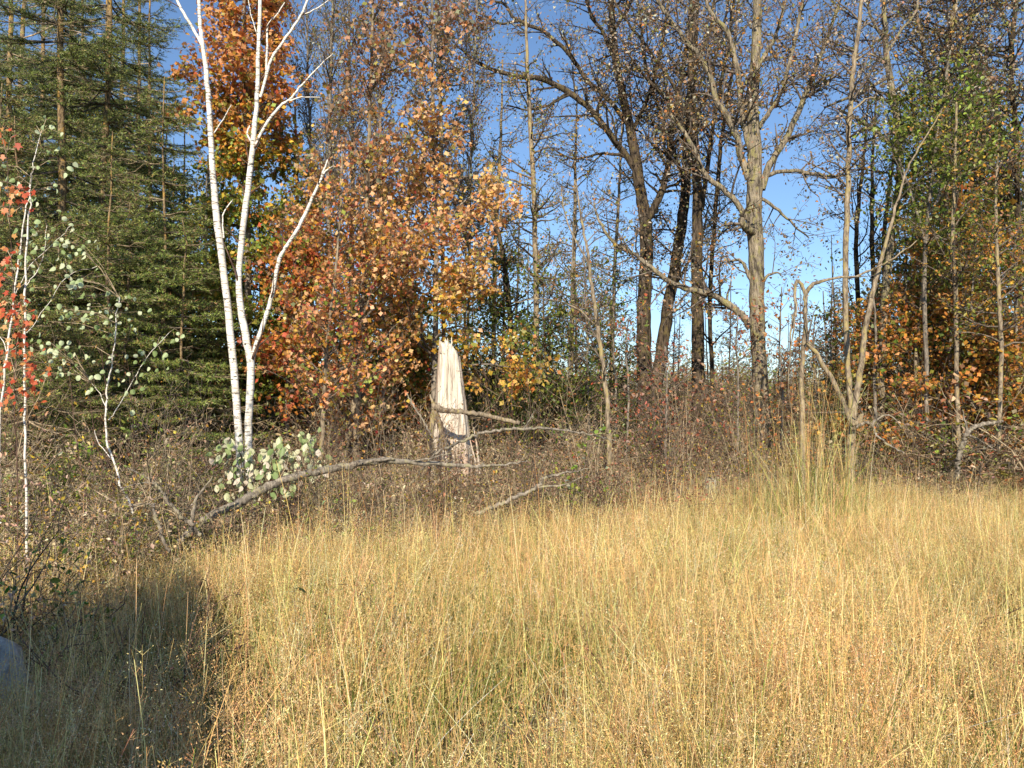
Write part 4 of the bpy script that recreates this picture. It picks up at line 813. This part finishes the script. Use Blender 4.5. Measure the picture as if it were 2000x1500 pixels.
stick('forked dead branch sticking up left of the fallen limb', 6.3, [(392, 1045, 5), (372, 1022, 4.8), (350, 1005, 4.6), (325, 975, 4.2), (306, 948, 3.6), (290, 935, 2.4), (250, 915, 1.2)], 'log', 5, .3, limbs=[[(372, 1025, 4), (378, 1000, 4), (384, 975, 3.4), (398, 955, 2.6), (415, 930, 1.5)], [(300, 942, 2), (270, 945, 1.4), (235, 955, 1)]])
stick('crooked grey branch low in the dead brush at left', 5.9, [(330, 1080, 4), (315, 1040, 4), (302, 1000, 3.5), (298, 985, 2), (285, 985, 1.4), (240, 985, 1.4), (190, 960, 1)], 'log', 6, .3)
stick('bent grey dead branch in the brush at far right', 11.0, [(1868, 935, 6), (1872, 900, 6), (1880, 865, 6), (1892, 842, 5.5), (1915, 830, 5), (1945, 825, 3.5), (1960, 822, 1.5)], 'log', 4, .4, limbs=[[(1890, 845, 2.4), (1884, 820, 1.6), (1880, 800, 1)], [(1893, 850, 2), (1930, 870, 1.6), (1945, 880, 1)]])
stick('tangled antler shaped dead branch right of the black fork', 10.8, [(1765, 885, 2), (1738, 870, 2.5), (1712, 850, 2.8), (1702, 830, 3), (1690, 825, 3), (1672, 835, 3)], 'log', 6, .3, limbs=[[(1702, 832, 2.4), (1712, 815, 2), (1706, 795, 1.2)], [(1700, 830, 2), (1725, 812, 2), (1745, 815, 1.4), (1760, 835, 1)]])
stick('thin dead stick slanting up left of the stump', 10.0, [(842, 850, 2.6), (822, 815, 2.4), (806, 790, 2.2), (795, 768, 1.4)], 'log', 3, .25)
stick('grey twisted branch dropping in front of the pale stump', 9.8, [(838, 930, 3.4), (842, 895, 3.2), (840, 868, 3), (832, 845, 2.4), (820, 820, 1.4)], 'twig_dark', 4, .3)

# pale weathered stumps at the grass edge
def small_stump(label, px, py, D, w_, h_):
    base = P(px, 800, D); base[2] = 0; z1 = P(px, py, D)[2]; ns = 16; V = []; rr = w_/F*D/2
    for k, z in enumerate(np.linspace(0, 1, 7)):
        for j in range(ns):
            a = j/ns*6.283; r_ = rr*(1.35-.5*z+.14*math.sin(a*3+1)+random.gauss(0, .05)); V.append((math.cos(a)*r_, math.sin(a)*r_, z*z1*(1 if z < .9 else random.uniform(.82, 1.12))))
    V = np.array(V); a = np.arange(6)[:, None]*ns; j = np.arange(ns)[None]; Fq = np.stack([a+j, a+(j+1) % ns, a+ns+(j+1) % ns, a+ns+j], -1).reshape(-1, 4)
    root = empty('weathered_stump', base); tag(root, label, 'stump')
    link('wood', raw_mesh('wood', V, [Fq, [list(range(6*ns, 7*ns))]], None, [M['log']]), root)
small_stump('small weathered stump in the grass edge, left of two', 1322, 945, 10.2, 22, 30)
small_stump('small weathered stump in the grass edge, right of two', 1385, 940, 10.4, 30, 30)

# rock in the shade
def rock():
    base = P(-84, 1290, 3.5); base[2] = .0; ns, nz = 22, 10; V = []
    for k in range(nz):
        ph = k/(nz-1)*math.pi/2
        for j in range(ns):
            a = j/ns*6.283; r_ = math.cos(ph)**.55*(1+.12*math.sin(2*a+1)+random.gauss(0, .035))
            V.append((math.cos(a)*r_*.30, math.sin(a)*r_*.24, math.sin(ph)**.6*(.56+.05*math.sin(a*2+.6))+random.gauss(0, .014)))
    V = np.array(V); a = np.arange(nz-1)[:, None]*ns; j = np.arange(ns)[None]; Fq = np.stack([a+j, a+(j+1) % ns, a+ns+(j+1) % ns, a+ns+j], -1).reshape(-1, 4)
    o = link('rock', raw_mesh('rock', V, [Fq, [list(range((nz-1)*ns, nz*ns))]], None, [M['rock']], True)); o.location = Vector(base)
    tag(o, 'grey boulder lying in shade at the lower left edge', 'rock')
rock()

# ------------------------------------------------------------------ THICKET (brush) variants
def bush_mesh(nst, H, spread, pp, leafden, lsize, tmpl, twigmat, lvls=3, wander=.22, dens=(7, 7, 5), up=-.02, tlt=(.7, 1.45)):
    T = {1: [], 2: [], 3: [], 4: [], 'leaf': []}
    S = dict(dens=dens, lvls=lvls, wander=wander, up=up, leaf=leafden, leaflvl=2, ratio=.48, rmin=.0018, lj=.03, ang=.9, step=.13)
    for _ in range(nst):
        az = random.uniform(0, 6.283); ti = random.uniform(*tlt); p = np.array([random.gauss(0, .12), random.gauss(0, .12), 0.])
        grow(T, p, np.array([math.cos(az)*math.cos(ti), math.sin(az)*math.cos(ti), math.sin(ti)]), H*random.uniform(.6, 1.1), random.uniform(.005, .011), 1, S)
    v1, f1 = tubes(T[1], 4); v2, f2 = tubes(T[2]+T[3], 3); V = [v1, v2]; Fq = np.vstack([f1, f2+len(v1)]); nb = len(v1)+len(v2)
    cols = [np.full((nb, 3), .2)]; faces = [Fq]; mi = [0]*len(Fq)
    if T['leaf'] and leafden:
        q = np.concatenate(T['leaf']); lv, lf, lc = leafgeo(q, tmpl, np.random.uniform(.6, 1.2, len(q))*lsize, pick(pp, len(q), .28)); V.append(lv); cols.append(lc)
        for f in lf: faces.append(f+nb); mi += [1]*len(f)
    # merge arrays of equal width
    return raw_mesh('bush', np.vstack(V), faces, np.vstack(cols), [M[twigmat], M['leaf']], matidx=mi)
DEADP = pal(3, (.70, .51, .34), 1.5, (.34, .21, .11), 1.5, (.54, .39, .23), 1.5, (.78, .62, .42), 1.2, OLIVE)
def jp(p, k): return [(q[0]*random.uniform(.3, 1.7), *[c*k for c in q[1:]]) for q in p]
bushA = [bush_mesh(14, 1.2, .5, jp(DEADP, k), int(lf*1.5), .040, CURL, 'twig_dead') for k, lf in ((1.0, 17), (1.15, 12), (.75, 15), (1.0, 5))]
bushB = [bush_mesh(10, 1.15, .5, pal(3, GREEN, 2, OLIVE, 1, LGREEN, 1, BROWN), 26, .04, KITE, 'twig'), bush_mesh(10, 1.1, .5, pal(2, GREEN, 2, OLIVE, 2, YEL, 2, LGREEN, 1, TAN), 20, .038, KITE, 'twig_dead')]
bushC = [bush_mesh(14, 1.2, .5, pal(2, (.48, .30, .17), 2, RUST, 2, (.60, .42, .28), .4, RED, 1.5, OLIVE), int(lf*1.5), .038, CURL, 'twig_dead') for lf in (12, 7)]
bushD = [bush_mesh(18, 1.3, .5, pal(2, (.60, .45, .28), 2, (.46, .32, .19), 1, GREYG), int(lf*1.5), .035, CURL, tm) for lf, tm in ((8, 'twig_dead'), (3, 'twig_dead'), (5, 'twig'))]
bushE = [bush_mesh(8, 1.1, .4, pal(3, YEL, 2, GOLD, 2, OLIVE), 9, .045, KITE, 'twig')]
bushF = [bush_mesh(5, 2.1, .2, pal(2, BROWN, 1, OLIVE, 1, GOLD), 3, .04, KITE, tm, lvls=3, wander=.08, dens=(4, 4, 4), up=.12, tlt=(1.2, 1.5)) for tm in ('twig_dead', 'twig', 'twig_red')]
variants = bushA+bushB+bushC+bushD+bushE+bushF
groups = {'A': (0, 4), 'B': (4, 6), 'C': (6, 8), 'D': (8, 11), 'E': (11, 12), 'F': (12, 15)}
pts, idx, scl = [], [], []
for _ in range(1050):
    px = random.uniform(-150, 2150); D = None
    u = (px-1000)/F; off = random.random()**1.4*5.5+.25
    # find depth on this ray where the front is crossed
    for dd in np.arange(3.5, 14, .1):
        if dd > front(u*dd): D = dd+off; break
    if D is None: continue
    X = u*D
    if vnoise(X, D, 1.1)+.5*vnoise(X, D, 2.6) < .62 and random.random() < .85: continue
    wts = {'A': 3 if px < 1000 else 1.2, 'B': 7 if px < 420 else (1.8 if px < 900 else .9), 'C': 2.6 if 950 < px < 1450 else .4, 'D': .8 if px < 1000 else (3 if px > 1480 else 1.6), 'E': .8 if px < 500 else .12, 'F': 1.3}
    g_ = random.choices(list(wts), list(wts.values()))[0]; a_, b_ = groups[g_]
    s = random.uniform(.55, 1.2)*np.interp(off, [0, .8, 3, 6], [.6, .95, 1.25, 1.3])
    if px < 330: s *= np.interp(off, [0, 2, 6], [.95, 1.0, .95])
    if 520 < px < 830: s *= .8
    if 1180 < px < 1500: s *= .92
    if 425 < px < 625 and D < 8.4:
        if random.random() < .6: continue
        s *= .62
        if g_ == 'F': continue
    if 820 < px < 950 and D < 11: s *= .8
    pts.append((X, D, 0)); idx.append(random.randrange(a_, b_)); scl.append((s, s, s*random.uniform(.85, 1.1)))
N = len(pts); pts = np.array(pts)
scatter('brush_thicket', 'tangled thicket of dead brown brush along the field edge', 'thicket', pts, idx, np.random.uniform(0, 6.28, N), (np.random.normal(0, .12, N), np.random.normal(0, .12, N)), scl, variants)
# forest floor undergrowth behind
pts, idx, scl = [], [], []
for _ in range(900):
    D = random.uniform(12.5, 34); px = random.uniform(-200, 2200); pts.append(((px-1000)/F*D, D, 0)); s = random.uniform(1.0, 1.7)*(1 if D < 24 else 1.2)*(1.35 if px < 900 or px > 1700 else 1)
    g_ = random.choice('BBBDC'); a_, b_ = groups[g_]; idx.append(random.randrange(a_, b_)); scl.append((s*1.3, s*1.3, s*.95))
N = len(pts)
scatter('undergrowth', 'low leafy undergrowth on the woodland floor behind the thicket', 'undergrowth', np.array(pts), idx, np.random.uniform(0, 6.28, N), (np.zeros(N), np.zeros(N)), scl, variants)
# distant hedge line
pts, idx, scl = [], [], []
for _ in range(560):
    D = random.uniform(44, 66); px = random.uniform(-100, 2100); pts.append(((px-1000)/F*D, D, 0)); s = random.uniform(2.6, 5.6)
    idx.append(random.choice((4, 5, 4, 5, 8))); scl.append((s*1.4, s*1.4, s))
N = len(pts)
scatter('distant_woods', 'distant green hedge line glimpsed between the oak trunks', 'woods', np.array(pts), idx, np.random.uniform(0, 6.28, N), (np.zeros(N), np.zeros(N)), scl, variants)

# individually placed shrubs
def shrub(label, px, D, H, pp, leaf, ls, tm, tmpl=KITE, name='shrub', n=8):
    me = bush_mesh(n, H, .4, pp, leaf, ls, tmpl, tm); base = P(px, 800, D); base[2] = 0
    o = link(name, me); o.location = Vector(base); tag(o, label, 'shrub')
shrub('yellow and green leaved shrub at the lower left edge', 100, 6.6, 1.5, pal(2, YEL, 2, GOLD, 2, GREEN, 1, LGREEN), 10, .045, 'twig')
shrub('shrub with yellow leaves below the forked dead branch', 300, 7.0, 1.2, pal(3, YEL, 2, GREEN, 2, LGREEN), 9, .045, 'twig')
shrub('light green shrub with feathery leaves left of birch foot', 345, 8.4, 1.7, pal(3, LGREEN, 2, GREEN, 1, (.40, .46, .20)), 12, .05, 'twig')
shrub('fresh green shrub directly under the fallen limb', 690, 7.3, .95, pal(4, LGREEN, 2, GREEN, 1, (.34, .42, .18)), 14, .06, 'twig', OVAL)
shrub('green leafed shrub behind the arching branch', 1075, 9.4, 1.75, pal(3, GREEN, 2, LGREEN, 1, (.42, .48, .30)), 9, .055, 'twig', ROUND, n=5)
shrub('red tinged bramble in front of the forked oak', 1270, 10.6, 2.1, pal(3, (.42, .13, .09), 2, PINKBR, 2, RUST), 7, .045, 'twig_red')
shrub('yellow leaved shrub at the grey oak foot', 1385, 11.5, 1.75, pal(3, YEL, 2, OLIVE, 1, GOLD), 7, .05, 'twig')
shrub('green and orange shrub right of the grassy clump', 1640, 11.0, .95, pal(3, LGREEN, 1, ORANGE, 1, GREEN), 12, .05, 'twig')
shrub('pinkish dead leaved shrub left of the birch foot', 390, 7.7, 1.25, pal(4, PINKBR, 1, TAN), 20, .05, 'twig', CURL)
shrub('green leaved bush shaded at the left edge of the field', 45, 4.3, .95, pal(3, GREEN, 2, (.05, .12, .02), 1, LGREEN), 16, .055, 'twig', OVAL)
shrub('bare bramble with few leaves reaching in from the left edge', -30, 4.4, 1.3, pal(2, BROWN, 1, YEL), 1, .04, 'twig_dark')
shrub('dry brown bramble directly in front of the pale stump foot', 878, 10.1, 1.65, DEADP, 14, .045, 'twig_dead', CURL, n=12)
shrub('straw coloured bramble right of the pale stump foot', 945, 9.8, 1.5, DEADP, 10, .045, 'twig_dead', CURL, n=12)
shrub('leafy green shrub at the far left under the spruces', 150, 7.4, 1.5, pal(4, GREEN, 2, LGREEN, 1, YEL), 18, .055, 'twig', OVAL)
shrub('shrub of bright yellow leaves in brush below the crooked sapling', 215, 6.9, 1.25, pal(4, YEL, 2, GOLD, 2, LGREEN), 13, .05, 'twig')
shrub('dark green shrub between the birch foot and slender maple', 560, 9.6, 1.2, pal(4, GREEN, 2, DGREEN, 1, LGREEN), 16, .055, 'twig', OVAL)
shrub('pale pink brown dead shrub left of the yellow shrubs', 30, 6.2, 1.15, pal(4, (.66, .46, .34), 1, TAN, 1, YEL), 15, .05, 'twig_dead', CURL)
shrub('pale pink brown dead shrub right under the crooked sapling', 330, 7.3, 1.0, pal(4, (.70, .49, .37), 1, TAN), 18, .05, 'twig_dead', CURL)
shrub('reddish bramble at the grass edge below the pale slanting sapling', 1180, 9.6, 1.2, pal(3, (.44, .20, .13), 2, PINKBR, 1, BROWN), 12, .045, 'twig_red', CURL, n=11)
shrub('grey bare bramble at the grass edge, far right', 1900, 11.3, 1.3, pal(2, TAN, 1, BROWN), 4, .04, 'twig_dead', CURL, n=14)
shrub('leafy green weed in the field right of the weed with one leaf', 700, 4.6, .72, pal(3, GREEN, 1, LGREEN), 16, .035, 'twig', KITE, 'weed', n=4)
shrub('green weed in the field at lower centre', 900, 2.9, .62, pal(3, GREEN, 2, LGREEN), 14, .028, 'twig', KITE, 'weed', n=3)
shrub('brown seed headed weed in the field right of centre', 1270, 4.1, .80, pal(2, BROWN, 1, (.20, .12, .08)), 12, .022, 'twig_red', CURL, 'weed', n=3)
shrub('brown seed headed weed in the field at far right', 1800, 4.8, .82, pal(2, BROWN, 1, (.20, .12, .08)), 12, .024, 'twig_red', CURL, 'weed', n=4)
shrub('leafy brown bramble at the left edge before the white sapling stems', 30, 4.9, 1.25, jp(DEADP, 1), 14, .04, 'twig_dead', CURL, n=12)
shrub('green and yellow bramble around the foot of the white saplings', 75, 5.3, 1.35, pal(3, GREEN, 2, YEL, 2, OLIVE, 2, (.66, .46, .34)), 14, .042, 'twig_dead', n=12)
shrub('brown bramble rising at the foot of the crooked sapling', 205, 5.6, 1.2, jp(DEADP, 1), 15, .04, 'twig_dead', CURL, n=12)
shrub('yellow flecked bramble left of the forked dead branch', 270, 6.0, 1.15, pal(3, (.66, .46, .34), 2, YEL, 2, GREEN, 1, OLIVE), 14, .04, 'twig_dead', n=12)
shrub('brown bramble behind the middle of the fallen limb', 740, 7.9, 1.35, jp(DEADP, 1), 12, .042, 'twig_dead', CURL, n=13)
shrub('dense brown bramble between the stump and the pale slanting sapling', 1050, 9.2, 1.5, pal(3, (.44, .28, .18), 2, PINKBR, 1, OLIVE), 11, .042, 'twig_dead', CURL, n=13)
shrub('tall brown bramble before the grey oak trunk', 1350, 10.6, 1.5, pal(3, (.44, .28, .18), 2, PINKBR, 1, OLIVE), 9, .042, 'twig_dead', CURL, n=13)
shrub('brown dry weed clump standing in the shaded grass', 215, 3.9, .95, pal(2, BROWN, 1, (.16, .09, .06)), 12, .025, 'twig_red', CURL, 'weed')
shrub('dark seed headed weed in grass at middle left', 330, 3.4, .85, pal(2, BROWN, 1, (.16, .09, .06)), 10, .022, 'twig_red', CURL, 'weed')

# ------------------------------------------------------------------ GRASS
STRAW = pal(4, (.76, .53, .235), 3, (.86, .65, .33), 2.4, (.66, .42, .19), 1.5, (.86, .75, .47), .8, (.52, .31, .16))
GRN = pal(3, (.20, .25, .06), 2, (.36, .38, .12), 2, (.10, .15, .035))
def tuft(nst, nbl, H, lean, green=.2, pan=1.0, width=.16, lay=.0, wk=1.0):
    V, Fq, Ft, C = [], [], [], []; nv = 0
    def ribbon(pts, w0, c, side):
        nonlocal nv
        n_ = len(pts)
        for i, p in enumerate(pts):
            w_ = w0*(1-i/(n_-1)*.7); V.append(p-side*w_); V.append(p+side*w_)
            k_ = c; C.append(k_); C.append(k_)
        for i in range(n_-1): Fq.append((nv+2*i, nv+2*i+1, nv+2*i+3, nv+2*i+2))
        nv += 2*n_
    for s_ in range(nst+nbl):
        blade = s_ >= nst; p0 = np.array([random.gauss(0, width), random.gauss(0, width), 0.]); az = random.uniform(0, 6.283)
        h = H*random.uniform(.62, 1.1)*(.62 if blade else 1); ln = abs(random.gauss(0, lean))+(.25 if blade else .03)
        if random.random() < lay: ln = random.uniform(.6, 1.3)
        d = np.array([math.cos(az), math.sin(az), 0.]); n_ = 5; t = np.linspace(0, 1, n_)
        hz = h/math.sqrt(1+ln*ln*.6)
        pts = p0+d*(ln*h*t**1.8)[:, None]+np.array([0, 0, 1.])*(hz*t)[:, None]
        if blade and random.random() < .5: pts[-1, 2] -= h*.12
        a2 = random.uniform(0, 3.14159); side = np.array([math.cos(a2), math.sin(a2), 0.])
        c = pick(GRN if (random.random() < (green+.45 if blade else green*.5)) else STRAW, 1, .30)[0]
        ribbon(pts, wk*(.0030 if blade else .0019)*random.uniform(.8, 1.3), c, side)
        if not blade and random.random() < pan:
            # airy panicle: spikelets round the upper third
            m_ = random.randint(24, 38); pc = pick(STRAW, 1, .30)[0]*np.array([1.02, .98, .95]); L = h*random.uniform(.22, .34)
            tt = np.random.uniform(0, 1, m_); top = pts[-1]; dr = unit(pts[-1]-pts[-2]); rad = L*.26*np.sin(np.clip(1.05-tt, 0, 1)*math.pi)**.7+.006
            aa = np.random.uniform(0, 6.283, m_); off = np.stack([np.cos(aa)*rad, np.sin(aa)*rad, np.random.uniform(-.01, .01, m_)], 1)*np.random.uniform(.4, 1, m_)[:, None]
            q = top-dr*(L*(1-tt))[:, None]+off; sz = np.random.uniform(.0055, .0095, m_); ax = unit(off+np.array([0, 0, .02])+np.random.normal(0, .006, off.shape)); nr = unit(np.random.normal(size=(m_, 3)))
            bx = np.cross(ax, nr)
            for k in range(m_):
                V.extend((q[k]-bx[k]*sz[k]*.22, q[k]+bx[k]*sz[k]*.22, q[k]+ax[k]*sz[k])); C.extend((pc, pc, pc)); Ft.append((nv, nv+1, nv+2)); nv += 3
            for k in range(0, m_, 2):      # hair-fine rays
                s0 = top-dr*(L*(1-tt[k]*.9)); V.extend((s0, s0+np.array([.0013, 0, 0]), q[k])); C.extend((pc, pc, pc)); Ft.append((nv, nv+1, nv+2)); nv += 3
    return raw_mesh('tuft', np.array(V), [Fq, Ft] if Ft else [Fq], np.array(C), [M['grass']])
tv = []
tv += [tuft(20, 13, .72, .19, .22, 1, .17, .10) for _ in range(6)]             # 0-5 straw, upright
tv += [tuft(10, 24, .60, .22, .8, .8) for _ in range(3)]          # 6-8 greener
tv += [tuft(16, 8, .74, .25, .15, 1, .16, .35) for _ in range(3)]  # 9-11 leaning, lodged
tv += [tuft(8, 5, 1.02, .07, .1, .6) for _ in range(2)]           # 12-13 tall stems
pts, idx, scl, tx, ty = [], [], [], [], []
def addgrass(n_, d0, d1, pw):
    for _ in range(n_):
        D = (random.random()*(d1**pw-d0**pw)+d0**pw)**(1/pw); px = random.uniform(-140, 2140); X = (px-1000)/F*D
        if D > float(front(X))+1.7: continue
        if math.hypot(X, D) < 1.25: continue
        edge = max(0, D-(float(front(X))-.5))/1.1
        if random.random() < min(.9, edge*.62): continue
        nz_ = float(vnoise(X, D, 1.5)); n2 = float(vnoise(X+40, D+13, .7)); n3 = float(vnoise(X-20, D+60, 3.2))
        if nz_*.6+n3 < .66 and random.random() < .85: continue
        s = .64+.36*nz_+.24*n3+.09*random.gauss(0, 1); s *= np.interp(D, [1.5, 4, 10], [.95, 1, .98])
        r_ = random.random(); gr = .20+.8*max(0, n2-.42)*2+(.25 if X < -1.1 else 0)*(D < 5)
        if r_ < gr: k = random.randint(6, 8)
        elif r_ < gr+.22*(1.8 if D < 3 else 1): k = random.randint(9, 11)
        elif r_ < gr+.22+.05: k = random.randint(12, 13)
        else: k = random.randint(0, 5)
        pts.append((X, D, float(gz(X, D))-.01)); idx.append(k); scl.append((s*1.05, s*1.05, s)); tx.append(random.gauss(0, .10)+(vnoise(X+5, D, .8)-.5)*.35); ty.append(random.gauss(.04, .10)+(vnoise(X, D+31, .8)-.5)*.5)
addgrass(8600, 1.25, 13, 1.75)
for _ in range(75):      # grass standing round the boulder
    X, D = random.uniform(-2.35, -1.6), random.uniform(2.6, 3.25)
    pts.append((X, D, 0)); idx.append(random.choice((0, 1, 2, 6, 7, 9))); scl.append((1, 1, .84)); tx.append(random.gauss(0, .1)); ty.append(random.gauss(0, .1))
# the tall stand of grass before the snapped sapling, and stray reeds
N = len(pts)
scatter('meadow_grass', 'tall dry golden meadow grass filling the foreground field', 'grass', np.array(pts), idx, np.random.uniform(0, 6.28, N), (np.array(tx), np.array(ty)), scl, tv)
def reed_clump(name, label, px, D, H, n_, spread, green, cat='grass'):
    V = tuft(n_, n_, H, .15, green, .9, spread, 0, 1.3 if H > 1.9 else 1.05); base = P(px, 800, D); base[2] = 0
    o = link(name, V); o.location = Vector(base); tag(o, label, cat)
reed_clump('tall_grass_clump', 'tallest green gold grass clump before the snapped sapling', 1592, 9.3, 2.0, 150, .24, .4)
reed_clump('tall_grass_clump', 'thin yellow green grass clump before the pale oak', 1462, 9.4, 1.66, 22, .10, .9)
reed_clump('tall_grass_clump', 'tall straw clump left of the tallest grass clump', 1546, 8.9, 1.4, 60, .20, .2)
reed_clump('tall_grass_clump', 'tall straw clump right of the tallest grass clump', 1638, 9.4, 1.5, 60, .20, .35)
reed_clump('tall_grass_clump', 'sparse straw reeds standing before the fallen limb', 650, 6.0, 1.2, 34, .14, .1)
reed_clump('tall_grass_clump', 'straw reeds rising from the field right of centre', 1505, 6.4, 1.15, 26, .14, .05)
reed_clump('grass_panicle', 'sunlit seed heads rising out of shade at bottom left', 300, 2.45, .82, 9, .05, .05)
# single leaf on a weed stem
lw = empty('weed', P(577, 1230, 4.2)*np.array([1, 1, 0])); tag(lw, 'thin weed carrying one broad dark leaf above the grass', 'weed')
b0 = np.array(lw.location); q = P(575, 1148, 4.2)
v, f = tubes([(np.array([[0, 0, 0], (q-b0)*.5+np.array([.01, 0, .0]), q-b0]), np.array([.003, .002, .0015]))], 4); link('stem', raw_mesh('stem', v, [f], None, [M['twig_red']]), lw)
me = shared_leaf('leaf', OVAL, (.05, .09, .03)); o = link('leaf', me, lw); o.location = Vector(q-b0); o.scale = (.07, .075, .07); o.rotation_euler = (R(-20), 0, R(-80))
